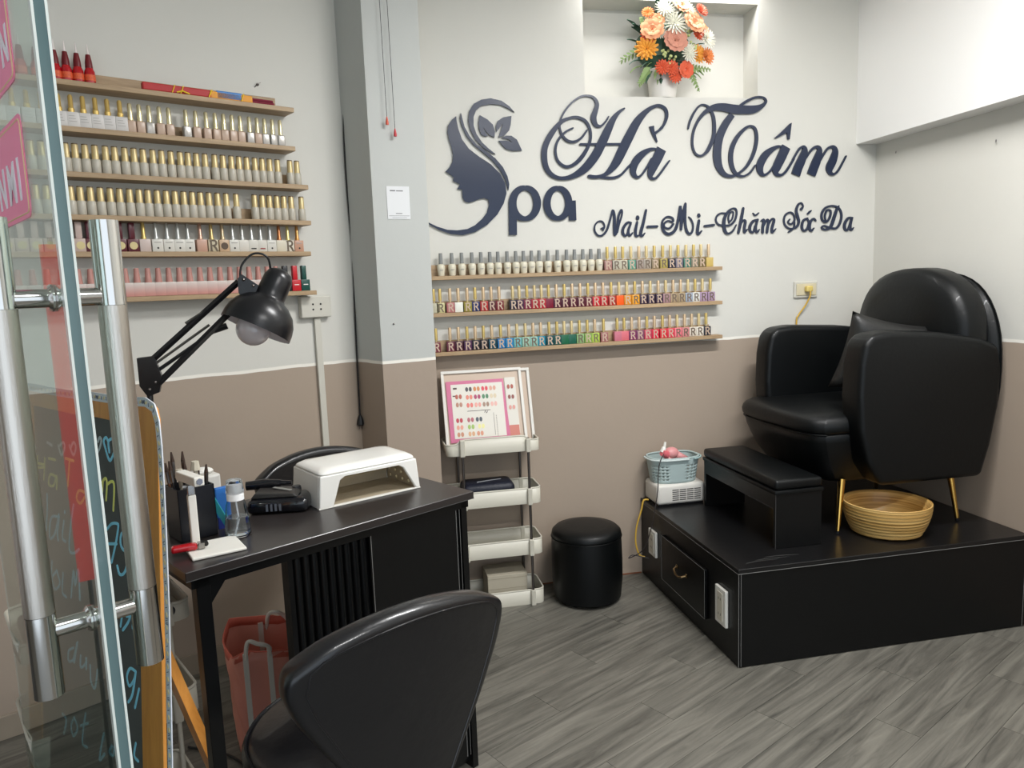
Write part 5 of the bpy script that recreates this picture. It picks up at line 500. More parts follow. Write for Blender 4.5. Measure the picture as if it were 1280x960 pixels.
for (x0, z0, x1, z1) in ((-.12, .22, -.25, .15), (-.1, .12, -.155, .045), (.1, .13, .155, .02), (.1, .13, .215, .125), (-.1, .3, -.13, .36)):
    b = B(); n = 7
    for i in range(n):
        u = i / n; cx, cz = x0 + (x1 - x0) * u, z0 + (z1 - z0) * u; dx, dz = (x1 - x0), (z1 - z0); L_ = math.hypot(dx, dz); dx /= L_; dz /= L_
        for sd in (-1, 1):
            vx, vz = dx * .6 - dz * sd * .8, dz * .6 + dx * sd * .8; w_ = .03 * (1.1 - .6 * u)
            b.grid(lambda uu, vv: Vector((cx + vx * w_ * vv - vz * (uu - .5) * w_ * .5 * math.sin(math.pi * (.1 + .85 * vv)), -.085 + .01 * sd + .01 * vv, cz + vz * w_ * vv + vx * (uu - .5) * w_ * .5 * math.sin(math.pi * (.1 + .85 * vv)))), 2, 3)
    b.tube([(x0, -.08, z0), (x1, -.08, z1)], .0018, 5); obj('fern_sprig', b, G2, t)
for px, py in ((833, 78), (822, 70), (855, 45), (817, 30), (862, 60)):
    b = B()
    for i in range(9): b.sphere((random.uniform(-.018, .018), random.uniform(-.01, .01), random.uniform(-.018, .018)), .0065, 8)
    obj('berry_cluster', b, M('pale_green_berry', (196, 206, 140), .5), t, ((px - 832) * .00358, -.115, (121 - py) * .00362), smooth=True, kind='stuff')
b = B(); b.lathe([(0, .1), (.05, .12), (.125, .2), (.135, .28), (.09, .34), (0, .37)], 14, Matrix.Diagonal((1, .55, 1, 1))); obj('foliage_core', b, G1, t, (0, .0, -.01))
# ---------------------------------------------------------------- small wall things
pd = Vector((.966, .257, 0)); pa = Vector((.076, 3.221, 0)); PANG = math.atan2(.257, .966)
def PW(s, off, z): v = pa + pd * s + Vector((.257, -.966, 0)) * off; return Vector((v.x, v.y, z))
t = thing('wall_notice', 'small white paper notice taped to the white pillar', 'notice', PW(.112, .001, 1.866), PANG)
b = B(); b.box((-.05, -.001, -.068), (.05, .0003, .068)); obj('paper', b, M('white_paper', (218, 219, 220), .5), t)
for x0_, z0_, x1_, z1_ in ((-.035, .047, -.012, .052), (-.008, .047, .022, .051), (-.014, -.046, .014, -.043), (-.045, -.055, .045, -.0535), (-.03, -.0625, .034, -.0612)): b = B(); b.box((x0_, -.0016, z0_), (x1_, -.001, z1_)); obj('print_line', b, M('grey_ink', (120, 120, 122), .6), t)
for i, (s, z) in enumerate(((.076, 2.19), (.108, 2.145))):
    t = thing('pull_cord', 'thin dark pull cord with red tip on the pillar, the %s one' % ('left shorter', 'right longer')[i], 'cord', PW(s, .022, z), 0, 'two pull cords hanging by the pillar')
    b = B(); b.tube([(0, 0, .018), (-.003, 0, .5), (-.008, 0, ZC - z)], .0013, 6); obj('cord', b, M('cord_dark', (50, 50, 54), .6), t)
    b = B(); b.lathe([(0, -.012), (.0065, -.012), (.0062, 0), (.002, .02), (0, .022)], 12); obj('tip', b, M('red_tip' + str(i), (206, 84, 60) if i == 0 else (190, 44, 54), .4), t)
b = B(); b.sphere((0, 0, 0), .004, 8); tag(obj('wall_nail', b, steel, loc=PW(.06, .003, 1.357)), 'small dark nail in the white pillar face', 'nail')
# hanging black cable with plug in the left corner
pts = [LW(.075, .03, ZC), LW(.07, .03, 2.85), LW(.03, .02, 2.5), LW(.004, .015, 2.26), LW(-.002, .012, 2.07), LW(.0, .012, 1.85), LW(.004, .012, 1.657), LW(-.004, .012, 1.35), LW(-.008, .012, 1.09), LW(-.010, .012, .935)]
t = thing('hanging_cable', 'long black electric cable with plug hanging down the corner beside the pillar', 'cable', pts[-1])
b = B(); b.tube([p - pts[-1] for p in smoothed(pts)], .0035, 8); obj('cable', b, M('black_rubber', (26, 26, 28), .45), t, smooth=True)
b = B(); b.lathe([(0, .012), (.006, .01), (.014, -.012), (.017, -.03), (.012, -.036), (0, -.036)], 12); obj('plug', b, M('black_rubber', (0, 0, 0)), t, smooth=True)
b = B(); b.tube([(-.006, 0, -.034), (-.006, 0, -.052)], .002, 6); b.tube([(.006, 0, -.034), (.006, 0, -.052)], .002, 6); obj('prong', b, steel, t)
# socket and conduit on the left wall
t = thing('wall_socket', 'white double wall socket under the right end of the left ledges', 'socket', LW(-.192, .001, 1.443), LANG)
b = B(); b.box((-.068, -.034, -.045), (.068, 0, .045), .004); obj('socket_box', b, M('ivory_plastic', (200, 197, 186), .4), t)
for x in (-.016, .019):
    b = B()
    for z in (-.011, .011): b.lathe([(0, 0), (.0042, 0), (.0042, .001), (0, .001)], 10, Matrix.Translation((x, -.0342, z)) @ Matrix.Rotation(math.pi / 2, 4, 'X'))
    obj('socket_hole', b, M('hole_black', (24, 24, 26), .6), t)
b = B(); b.box((-.014, -.016, -1.39), (.014, 0, 0), .002); tag(obj('cable_conduit', b, M('ivory_plastic', (0, 0, 0)), loc=LW(-.183, .001, 1.394)), 'white vertical cable trunking below the left wall socket', 'conduit'); C.objects[-1].rotation_euler = (0, 0, LANG)
bpy.data.objects['cable_conduit'].rotation_euler = (0, 0, LANG)
# socket on the back wall with the yellow cable
t = thing('wall_socket', 'clear-covered white wall socket with yellow plug above the armchair', 'socket', (2.257, YB - .001, 1.424))
b = B(); b.box((-.066, -.012, -.042), (.066, 0, .042), .004); obj('socket_plate', b, M('ivory_plastic', (0, 0, 0)), t)
b = B(); b.box((-.056, -.016, -.03), (.056, -.0125, .03), .003); obj('socket_insert', b, M('cream_plastic', (206, 196, 166), .35), t)
b = B(); b.box((-.014, -.044, -.012), (.022, -.0165, .018), .006); obj('plug', b, M('yellow_plug', (214, 190, 110), .4), t)
t2 = [(2.262, YB - .04, 1.424), (2.263, YB - .04, 1.39), (2.245, YB - .025, 1.34), (2.213, YB - .015, 1.29), (2.205, YB - .012, 1.24), (2.205, YB - .010, .9), (2.205, YB - .010, .42)]
b = B(); b.tube([Vector(p) - Vector(t2[0]) for p in smoothed(t2)], .004, 8); tag(obj('power_cable', b, M('yellow_cable', (206, 166, 66), .5), loc=t2[0], smooth=True), 'yellow cable running down from the socket above the armchair', 'cable')
# marks under the beam
for i, (x, y, z) in enumerate(((2.65, 3.35, 2.08), (2.65, 2.75, 2.02))):
    b = B(); b.tube([(0, 0, .01), (0, 0, 0), (-.012, -.012, 0)], .002, 6); tag(obj('screw_hook', b, steel, loc=(x, y, z)), ('small bent screw hook in the corner under the beam', 'bent screw hook on the right wall under the beam')[i], 'hook')
# ---------------------------------------------------------------- manicure desk
DR = Vector((-.422, 1.713, 0)); DA = math.atan2(.534, .846); DL, DD, DH = .895, .5, .89
t = thing('manicure_desk', 'black manicure desk with fluted panel and cupboard door, corner-braced left leg', 'desk', DR, DA); t.scale = (.953, .953, 1)
rim = M('grey_edge_line', (120, 120, 118), .5)
b = B(); b.box((0, 0, DH - .022), (DL, DD, DH), .0015, 1); desktop = obj('desktop', b, M('brown_black_laminate', (44, 40, 39), .28, var=.12, scale=18), t)
b = B(); b.box((.0, -.0006, DH - .0225), (DL, .0005, DH - .021)); obj('edge_line', b, M('dark_edge_line', (74, 74, 74), .5), desktop)
b = B(); b.box((.022, .012, DH - .047), (.88, .03, DH - .0225)); obj('apron', b, blackwood, t)
b = B(); b.box((.015, .012, DH - .047), (.03, DD - .01, DH - .0225)); obj('side_apron', b, blackwood, t)
for y in (.012, DD - .05): b = B(); b.box((.026, y, 0), (.060, y + .035, DH - .0225), .001, 1); obj('leg', b, blackwood, t)
b = B(); b.prism([(.0605, DH - .092), (.0605, DH - .0475), (.097, DH - .0475)], 'y', .014, .032); obj('corner_brace', b, blackwood, t)
b = B(); b.box((.262, .03, .02), (.868, .052, DH - .0225)); b.box((.262, .016, .02), (.276, .0295, DH - .0475)); b.box((.85, .012, 0), (.872, DD - .01, DH - .0225)); obj('cabinet_body', b, blackwood, t)
n = 9
for i in range(n):
    x = .279 + i * (.505 - .279) / n; b = B(); w = (.505 - .279) / n
    b.prism([(x + w * .5 + w * .46 * math.cos(a), .0295 - .016 * math.sin(a)) for a in [math.pi * q / 6 for q in range(7)]], 'z', .03, DH - .048)
    obj('fluted_rib', b, blackwood, t, smooth=True)
b = B(); b.box((.512, .014, .045), (.834, .0295, DH - .038)); dr = obj('cupboard_door', b, blackwood, t)
b = B(); fr = (.516, .83, .05, DH - .041)
for a_, c_ in (((fr[0], fr[3] - .002), (fr[1], fr[3])), ((fr[0], fr[2]), (fr[0] + .0016, fr[3])), ((fr[1] - .0016, fr[2]), (fr[1], fr[3])), ((fr[1] + .012, fr[2]), (fr[1] + .0132, fr[3]))): b.box((a_[0], .0130, a_[1]), (c_[0], .0139, c_[1]))
obj('edge_line', b, M('pale_edge_line', (118, 118, 116), .5), dr)
# ---------------------------------------------------------------- nail curing lamp on the desk
LA_ = math.atan2(.158, .312); t = thing('nail_lamp', 'large white nail curing lamp with wide arched opening on the desk', 'lamp', (-.1506, 2.111, DH + .0005), LA_); t.scale = (.953,) * 3
W_, D2, H_ = .35, .205, .118
def lampshell(w0, d0, z0, w1, d1, z1): return None
b = B()
tb = bmesh.new()
def rr(w, d, z, r, inset=0, n=5):
    pts = []
    for cx, cy, a0 in ((w - r, r, -90), (w - r, d - r, 0), (r, d - r, 90), (r, r, 180)):
        for k_ in range(n): a = math.radians(a0 + 90 * k_ / (n - 1)); pts.append((cx + r * math.cos(a) , cy + r * math.sin(a), z))
    return pts
def ring_mesh(b, rings, cap_top=True, cap_bot=False):
    t_ = bmesh.new(); R_ = [[t_.verts.new(p) for p in r] for r in rings]
    for a, c in zip(R_, R_[1:]):
        for i in range(len(a)): j = (i + 1) % len(a); t_.faces.new((a[i], a[j], c[j], c[i]))
    if cap_top: t_.faces.new(R_[-1])
    if cap_bot: t_.faces.new(R_[0][::-1])
    bmesh.ops.recalc_face_normals(t_, faces=t_.faces[:]); b._add(t_)
def off(pts, ox, oy): return [(x + ox, y + oy, z) for x, y, z in pts]
# shell as side walls + front frame with an opening + top
front = [(0, 0), (.047, 0), (.068, .072), (.082, .086), (.282, .086), (.296, .076), (.334, .0), (W_, 0), (W_ - .012, H_ * .86), (.012, H_ * .86)]
b.prism([(0, 0), (.047, .0), (.074, .078), (.092, .088), (.272, .088), (.29, .078), (.335, 0), (W_, 0), (W_ - .01, .100), (.01, .100)], 'y', .0, .012)
b.prism([(0, 0), (.010, .100), (.022, .100), (.012, 0)], 'y', .012, D2); b.prism([(W_, 0), (W_ - .010, .100), (W_ - .022, .100), (W_ - .012, 0)], 'y', .012, D2)
b.prism([(.0, 0), (W_, 0), (W_ - .01, .1), (.01, .1)], 'y', D2 - .012, D2)
ring_mesh(b, [off(rr(W_ - .020, D2, .100, .02), .010, 0), off(rr(W_ - .026, D2 - .008, .109, .02), .013, .004), off(rr(W_ - .05, D2 - .03, .117, .03), .025, .015), off(rr(W_ - .09, D2 - .07, .119, .03), .045, .035)], True, True)
o = obj('housing', b, M('gloss_white_plastic', (226, 224, 218), .25, coat=.3), t, mods=[('bevel', .006, 3)], smooth=True)
b = B(); b.box((.0, .0, 0), (W_, .014, .004), .001); obj('front_lip', b, whitep, t)
tanin = M('mirror_foil_lining', (196, 182, 156), .3, .3, bump=.3, scale=50)
b = B(); b.box((.014, .014, .002), (W_ - .014, D2 - .014, .0035)); b.box((.02, D2 - .016, .004), (W_ - .02, D2 - .0125, .085)); b.box((.03, .013, .0885), (W_ - .03, D2 - .013, .0905))
b.prism([(.0135, .004), (.0225, .086), (.024, .086), (.015, .004)], 'y', .014, D2 - .014); b.prism([(W_ - .0135, .004), (W_ - .0225, .086), (W_ - .024, .086), (W_ - .015, .004)], 'y', .014, D2 - .014); obj('foil_lining', b, tanin, t)
b = B(); b.box((.02, D2 - .020, .034), (W_ - .02, D2 - .0165, .037)); obj('tray_rail', b, M('tan_rail', (200, 180, 140), .3), t)
b = B()
for ix in range(9):
    for iz in range(2): b.lathe([(0, 0), (.0045, 0), (.003, .003), (0, .0035)], 8, Matrix.Translation((.04 + ix * .034, D2 - .0165, .052 + iz * .02)) @ Matrix.Rotation(math.pi / 2, 4, 'X'))
for iy in range(4):
    for iz in range(3): b.lathe([(0, 0), (.0055, 0), (.004, .003), (0, .004)], 8, Matrix.Translation((W_ - .020 - .0035 * iz, .04 + iy * .04, .02 + iz * .024)) @ Matrix.Rotation(-math.pi / 2, 4, 'Y'))
obj('diode', b, M('diode_clear', (230, 216, 180), .15), t, kind='stuff')
# ---------------------------------------------------------------- desk accessories
box = (-.478, 2.035)
t = thing('tool_box', 'black square pen holder full of brushes at the left of the desk', 'holder', (-.462, 1.997, DH + .0005), DA)
b = B(); w_, h_ = .046, .135
b.box((-w_, -w_, 0), (w_, w_, .004)); b.box((-w_, -w_, 0), (w_, -w_ + .003, h_)); b.box((-w_, w_ - .003, 0), (w_, w_, h_)); b.box((-w_, -w_, 0), (-w_ + .003, w_, h_)); b.box((w_ - .003, -w_, 0), (w_, w_, h_)); obj('holder', b, M('satin_black_plastic', (24, 26, 32), .35), t)
tl = [(-.03, -.01, .20, 'b'), (-.02, .02, .215, 'b'), (-.032, .015, .19, 'w'), (-.008, -.02, .20, 'b'), (-.012, .01, .17, 'c'), (.012, -.01, .19, 'c'), (.0, .03, .21, 'b'), (.02, .012, .175, 't'), (.028, -.02, .18, 'b')]
for i, (x, y, h, c) in enumerate(tl):
    m_ = {'b': M('black_handle', (30, 30, 34), .35), 'w': M('brown_handle', (120, 78, 50), .5), 'c': M('cream_handle', (196, 188, 170), .4), 't': M('teal_handle', (30, 130, 140), .4)}[c]
    tt = thing('manicure_brush', '%s manicure tool standing in the black desk holder, %s' % ({'b': 'black', 'w': 'brown', 'c': 'cream', 't': 'teal'}[c], ('at the far left', 'behind', 'near the left edge', 'front left', 'in the middle', 'front right of middle', 'back middle', 'right side', 'at the right edge')[i]), 'tool', t.matrix_basis @ Vector((x, y, .005)), 0, 'tools in the desk holder')
    dx, dy = x * .5, y * .3
    b = B(); b.tube([(0, 0, 0), (dx * .7, dy * .7, h * .72)], .0035, 8); obj('handle', b, m_, tt, smooth=True)
    b = B(); b.tube([(dx * .7, dy * .7, h * .72), (dx * .85, dy * .85, h * .88)], [.0045, .0055], 8); obj('ferrule', b, steel if c != 'c' else m_, tt)
    b = B(); b.tube([(dx * .85, dy * .85, h * .88), (dx, dy, h)], [.0055, .002] if c != 'c' else [.012, .009], 8); obj('tip', b, m_ if c == 'c' else M('bristle', (60, 44, 36), .8), tt)
# white folding lamp
t = thing('folding_lamp', 'white cordless stick lamp with square base and folded bar head', 'lamp', (-.386, 1.863, DH + .0005), DA - math.radians(10)); t.scale = (.953,) * 3
b = B(); b.box((-.065, -.062, 0), (.065, .062, .008), .003, 3); obj('base', b, whitep, t)
b = B(); b.box((-.046, .036, .0085), (-.026, .056, .140), .003, 3); obj('post', b, whitep, t)
b = B(); b.box((-.045, .037, .1405), (-.027, .055, .168), .002); b.tube([(-.055, .046, .163), (-.017, .046, .163)], .006, 10); obj('hinge', b, M('grey_chrome', (170, 170, 170), .2, .8), t)
hd = obj('head_bar', B().box((-.078, .028, .172), (.04, .054, .196), .003, 3), whitep, t); hd.data.transform(Matrix.Translation((-.036, .046, 0)) @ Matrix.Rotation(math.radians(-78), 4, 'Z') @ Matrix.Translation((.020, -.041, 0))); 
b = B(); b.lathe([(0, 0), (.0085, 0), (.0085, .002), (0, .002)], 6, Matrix.Translation((-.036, .046, 0)) @ Matrix.Rotation(math.radians(-78), 4, 'Z') @ Matrix.Translation((.020, -.041, 0)) @ Matrix.Translation((.0402, .041, .184)) @ Matrix.Rotation(math.pi / 2, 4, 'Y')); obj('hexagonal_end', b, M('grey_blue_button', (120, 126, 140), .3), hd)
# lighter on the base
t = thing('cigarette_lighter', 'translucent red cigarette lighter lying on the white lamp base', 'lighter', (-.445, 1.844, DH + .0175), math.radians(17))
b = B(); b.box((-.035, -.0115, -.008), (.024, .0115, .008), .006, 3); obj('body', b, M('red_clear_plastic', (168, 12, 24), .15, coat=.5), t)
b = B(); b.box((.0245, -.011, -.0075), (.040, .011, .0075), .002); obj('hood', b, M('lighter_metal', (150, 146, 140), .2, 1), t)
b = B(); b.lathe([(0, -.006), (.006, -.006), (.006, .006), (0, .006)], 12, Matrix.Translation((.043, 0, .002)) @ Matrix.Rotation(math.pi / 2, 4, 'X')); obj('wheel', b, M('dark_wheel', (50, 48, 46), .3, .8), t)
# spray bottle
t = thing('spray_bottle', 'clear conical spray bottle half full with white pump and clear cap', 'bottle', (-.345, 1.959, DH + .0005)); t.scale = (.953,) * 3
glass = M('clear_plastic', (245, 248, 250), .03, trans=1, ior=1.3)
b = B(); b.lathe([(0, 0), (.030, 0), (.034, .004), (.0335, .02), (.026, .085), (.0215, .098), (.0205, .098), (.0245, .085), (.032, .02), (.0325, .006), (.029, .003), (0, .003)], 28); obj('body', b, glass, t, smooth=True)
b = B(); b.lathe([(0, .0035), (.029, .0035), (.0315, .007), (.0312, .02), (.0285, .052), (0, .052)], 28); obj('liquid', b, M('clear_liquid', (235, 240, 242), .0, trans=1, ior=1.33), t, smooth=True)
b = B(); b.lathe([(0, .0985), (.0225, .0985), (.0225, .114), (.018, .119), (.0115, .119), (.0115, .135), (.011, .139), (0, .139)], 24); obj('pump', b, M('white_pump', (236, 236, 236), .35), t, smooth=True)
b = B(); b.tube([(0, 0, .098), (.004, 0, .05), (-.006, 0, .006)], .0022, 6); obj('dip_tube', b, M('tube_white', (222, 224, 226), .3), t)
b = B(); b.lathe([(.024, .1185), (.0205, .152), (.0195, .153), (0, .153), (0, .152), (.019, .152), (.023, .1185)], 24); obj('clear_cap', b, glass, t, smooth=True)
# blue nail file + teal brush behind
t = thing('nail_buffer', 'bright blue rectangular nail buffer leaning behind the spray bottle', 'buffer', (-.389, 2.035, DH + .0005), DA)
b = B(); b.box((-.022, -.006, .03), (.015, .006, .112), .003); obj('blue_block', b, M('blue_foam', (40, 104, 178), .5), t); b = B(); b.box((-.019, -.004, 0), (.012, .004, .0298)); obj('stand_part', b, M('navy_part', (24, 40, 110), .5), t)
b = B(); b.prism([(-.03, .085), (-.018, .095), (.016, .02), (.012, .0), (.004, .012)], 'y', -.004, .004); tag(obj('nail_clipper', b, M('teal_plastic', (34, 140, 150), .4), loc=(-.386, 2.001, DH + .0005)), 'teal plastic tool leaning beside the blue nail buffer', 'tool')
# paper cup behind
t = thing('cotton_box', 'white cotton dispenser behind the folding lamp', 'box', (-.470, 2.19, DH + .0005), DA)
b = B(); b.box((-.04, -.035, 0), (.04, .035, .115), .006); obj('carton', b, M('white_card', (204, 202, 196), .5), t); b = B(); b.sphere((.0, 0, .122), .028, 10, sq=(1.2, .8, .45)); obj('cotton_tuft', b, M('cotton_white', (214, 212, 206), .9, bump=.4, scale=80), t, smooth=True)
# nail drill
t = thing('nail_drill', 'black electric nail drill machine lying on the desk beside the white lamp', 'drill', (-.259, 2.168, DH + .0005), math.radians(-6))
b = B(); b.box((-.085, -.055, 0), (.085, .055, .042), .016, 4); obj('housing', b, M('gloss_black_plastic', (16, 17, 22), .15, coat=.4), t, smooth=True)
b = B(); b.prism([(-.075, .043), (.055, .043), (.045, .054), (-.06, .060)], 'y', -.04, .04, .003); obj('control_top', b, M('grey_black_plastic', (52, 50, 48), .4), t)
b = B(); b.box((-.02, -.006, .0), (.035, .006, .0015)); o = obj('display_strip', b, M('grey_display', (136, 136, 130), .3), t, (0, 0, .0595)); o.rotation_euler = (0, math.radians(6), math.radians(-20))
b = B(); b.tube([(-.1, .025, .066), (-.05, .03, .068), (.0, .025, .070)], [.013, .015, .010], 12); b.tube([(0, .025, .070), (.03, .02, .071)], [.008, .005], 10); obj('handpiece', b, M('gloss_black_plastic', (0, 0, 0)), t, smooth=True)
b = B(); b.lathe([(0, 0), (.014, 0), (.012, .008), (0, .008)], 16, Matrix.Translation((.04, .03, .05))); obj('dial', b, M('dark_dial', (30, 30, 34), .3), t)
b = B()
for q in range(4): b.box((-.03 + q * .012, -.0562, .01), (-.024 + q * .012, -.0552, .03))
obj('vent_slot', b, M('grey_slot', (92, 96, 104), .3), t)
# ---------------------------------------------------------------- desk lamp
K = DATA['K']; kv = lambda n: Vector(K[n])
blk = M('satin_black_metal', (20, 20, 23), .3); foot = Vector((K['lamp_foot'][0], K['lamp_foot'][1], 0))
t = thing('desk_lamp', 'black spring-arm desk lamp with bare white bulb over the desk', 'lamp', (foot.x, foot.y, DH))
def rel(p): return Vector(p) - Vector((foot.x, foot.y, DH))
b = B(); b.box((-.02, -.028, -.05), (.02, .028, -.023)); b.box((-.022, -.03, .001), (.022, .03, .012), .002); b.box((-.026, -.02, -.05), (-.02, .02, .01)); obj('desk_clamp', b, blk, t)
br = rel(kv('lamp_br0')); b = B(); b.tube([(0, 0, .012), (br.x * .9 + .01, br.y, br.z - .02)], .008, 10); obj('stem', b, blk, t)
v1, v2 = rel(kv('lamp_br0')), rel(kv('lamp_low0')); E1, E2 = rel(kv('lamp_elbow')), rel(kv('lamp_low1')); e_dir = (E1 - v1).normalized(); view = Vector((.21, .97, 0)).normalized()
side = Vector(CAMF)
def plate(pts, yy, m, nm, th=.004):          # flat plate spanned in the plane of the arms
    n_ = e_dir.cross(Vector((0, 0, 1))).normalized(); ex = Vector((n_.y, -n_.x, 0)); 
    c = sum(pts, Vector()) / len(pts); t_ = bmesh.new()
    a = [t_.verts.new(p + n_ * (yy - th)) for p in pts]; d = [t_.verts.new(p + n_ * (yy + th)) for p in pts]
    t_.faces.new(a); t_.faces.new(d[::-1])
    for i in range(len(pts)): j = (i + 1) % len(pts); t_.faces.new((a[i], d[i], d[j], a[j]))
    bmesh.ops.recalc_face_normals(t_, faces=t_.faces[:]); b = B(); b._add(t_); return obj(nm, b, m, t)
z_ = Vector((0, 0, 1)); hx = Vector((e_dir.x, e_dir.y, 0)).normalized()
plate([v1 + z_ * .045 - hx * .012, v1 + z_ * .048 + hx * .03, v1 - z_ * .01 + hx * .045, v1 - z_ * .05 + hx * .035, v1 - z_ * .06 + hx * .005, v1 - z_ * .03 - hx * .012], 0, blk, 'arm_bracket', .012)
b = B(); b.tube([v1 + z_ * .03 + hx * .015, E1 - hx * .01], .0085, 4); obj('arm_rod', b, blk, t)
b = B(); b.tube([v2 - z_ * .004 + hx * .022, E2 - z_ * .012], .0085, 4); obj('arm_rod', b, blk, t)
mid = (v1 + E1) / 2
for k_, (a_, c_, m_) in enumerate(((v1 + z_ * .02 + hx * .02, mid + z_ * .005 + hx * .04, steel), (v1 + z_ * .005 + hx * .03, mid - z_ * .01 + hx * .055, blk), (mid - hx * .02 + z_ * .012, E1 - hx * .065 - z_ * .052, steel), (E1 - e_dir * .10 + z_ * .011, E1 - e_dir * .03 + z_ * .011, M('brass_rod', (200, 170, 120), .25, 1)))):
    b = B(); b.tube([a_, c_], .0036 if m_ != blk else .005, 8); obj('spring' if k_ < 3 else 'spring_end', b, m_, t)
b = B(); b.tube([mid + hx * .045 - z_ * .012, mid + hx * .085 - z_ * .0], .009, 8); obj('arm_joint', b, blk, t)
plate([E1 - hx * .012 + z_ * .008, E1 + hx * .0 + z_ * .02, E1 + hx * .042 - z_ * .012, E1 + hx * .028 - z_ * .04, E1 + hx * .0 - z_ * .055, E1 - hx * .012 - z_ * .03], 0, blk, 'head_bracket', .010)
n_ = e_dir.cross(z_).normalized(); sgn = -1 if n_.dot(Vector(CAMF)) > 0 else 1
for p_ in (E1 + hx * .004 + z_ * .005, E1 + hx * .028 - z_ * .012, E1 + hx * .006 - z_ * .038, v1 + hx * .012 - z_ * .04, v1 + hx * .028 - z_ * .022): b = B(); b.sphere(p_ + n_ * sgn * .0125, .0042, 8); obj('bolt', b, steel, t)
# shade: axis from cap top down to the opening
rl, rr_ = rel(kv('rim_l')), rel(kv('rim_r')); rc = (rl + rr_) / 2; st_ = rel(kv('shade_top')); Rr = (rl - rr_).length / 2
acx = (rr_ - rl).normalized(); axis = (st_ - rc); axis -= acx * axis.dot(acx) * .35; axis = axis.normalized(); Hh = (st_ - rc).dot(axis)
q = axis.to_track_quat('Z', 'Y').to_matrix().to_4x4(); mt = Matrix.Translation(rc) @ q
print('shade', Rr, Hh)
Rr = Rr * .95
pr = [(Rr, 0), (Rr * .99, .02), (Rr * .95, .04), (Rr * .83, .064), (Rr * .62, .084), (.045, .093), (.041, .10), (.041, .12), (.040, Hh - .028), (.033, Hh - .01), (.015, Hh), (0, Hh)]
b = B(); b.lathe(pr, 36, mt); sh = obj('lamp_shade', b, blk, t, smooth='all')
b = B(); b.lathe([(r_ - .0018 if i else r_ - .001, z0 + (0 if i else .0)) for i, (r_, z0) in enumerate(pr[:5])] + [(.034, .084), (0, .084)], 36, mt); obj('shade_lining', b, M('shade_inner_white', (206, 200, 200), .5), sh, smooth=True)
bl = rel(kv('bulb')); bc = rc + (Matrix.Identity(3) @ axis) * .012 - axis * .02
b = B(); b.sphere((0, 0, 0), .047, 24, mtx=Matrix.Translation(rc - axis * .002 - acx * .006)); b.lathe([(.034, .025), (.018, .055), (.015, .083)], 20, mt); obj('bulb', b, M('frosted_bulb', (196, 188, 190), .12, coat=.6), t, smooth='all')
b = B(); kn = rc + axis * .10 - acx * .043; b.sphere(kn, .014, 12, sq=(1, 1, 1)); b.tube([kn, E1 + hx * .03 - z_ * .02], .0045, 8); obj('swivel_joint', b, M('grey_metal', (130, 134, 128), .35, .8), t, smooth=True)
cb = rc + axis * (Hh - .03) - acx * .02; b = B(); P0 = E1; pts = [P0 + hx * -.005 + z_ * .01, P0 + hx * .002 + z_ * .045, P0 + hx * .035 + z_ * .075, P0 + hx * .07 + z_ * .065, cb + z_ * .01, cb]
b.tube(smoothed(pts), .003, 8); obj('lamp_cord', b, M('black_rubber', (0, 0, 0)), t, smooth=True)
# ---------------------------------------------------------------- shopping bag under the desk
t = thing('tote_bag', 'salmon pink shopping bag with white handles standing open under the desk', 'bag', (-.385, 2.50, .001), math.radians(18))
bagm = M('salmon_woven_plastic', (238, 160, 140), .45, bump=.4, scale=9, var=.08); bagin = M('brown_pink_inside', (150, 98, 84), .6, bump=.3, scale=9)
def bagf(s_, h):
    ang = s_ * 2 * math.pi; k_ = .5 + .5 * h; ex = .125 * (.86 + .14 * h) ; ey = .085 * (.75 + .25 * h)
    c_, s2 = math.cos(ang), math.sin(ang); x = ex * math.copysign(abs(c_) ** .55, c_); y = ey * math.copysign(abs(s2) ** .55, s2)
    top = .37 + .035 * math.sin(ang) + .02 * math.sin(ang * 3 + 1); wr = .006 * math.sin(ang * 7 + h * 9)
    return Vector((x + wr, y + wr, h * top))
b = B(); b.grid(bagf, 40, 10); b.box((-.1, -.06, 0), (.1, .06, .002)); bmesh.ops.remove_doubles(b.bm, verts=b.bm.verts[:], dist=.0005); bag = obj('bag_body', b, [bagm], t, smooth='all', mods=[('solid', .002, 1)])
b = B(); b.grid(lambda s_, h: bagf(s_, .93 + h * .075) * 1.0 + Vector((0, 0, .002)), 40, 1); o = obj('rim_band', b, M('orange_red_rim', (226, 112, 92), .5), t, smooth='all', mods=[('solid', .004, 0)])
whs = M('white_webbing', (232, 226, 214), .6)
for sx, sy in ((-.05, -1), (.05, 1)):
    b = B(); a0 = math.atan2(sy, sx)
    yb_ = sy * .088
    for k_ in ((sx - .03), (sx + .045)): b.box((k_ - .008, yb_ - .003, .08), (k_ + .008, yb_ + .002, .36))
    pts = [(sx - .03, yb_, .34), (sx - .02, yb_ - .01, .40), (sx + .01, yb_ - .02, .405 if sy > 0 else .39), (sx + .04, yb_ - .012, .37), (sx + .045, yb_, .33)]
    b.tube(smoothed(pts), .007, 6); obj('handle', b, whs, t)
b = B(); b.box((-.008, .070, .05), (.008, .078, .38)); obj('webbing_strip', b, whs, t)
# black cable on the floor near the trolley
pts = smoothed([(-.75, 2.15, .006), (-.60, 2.12, .006), (-.50, 2.18, .006), (-.44, 2.30, .006), (-.52, 2.42, .006), (-.66, 2.5, .006)])
b = B(); b.tube([Vector(p) - Vector(pts[0]) for p in pts], .004, 8); tag(obj('floor_cable', b, M('black_rubber', (0, 0, 0)), loc=pts[0], smooth=True), 'thin black cable lying on the floor by the desk leg', 'cable')
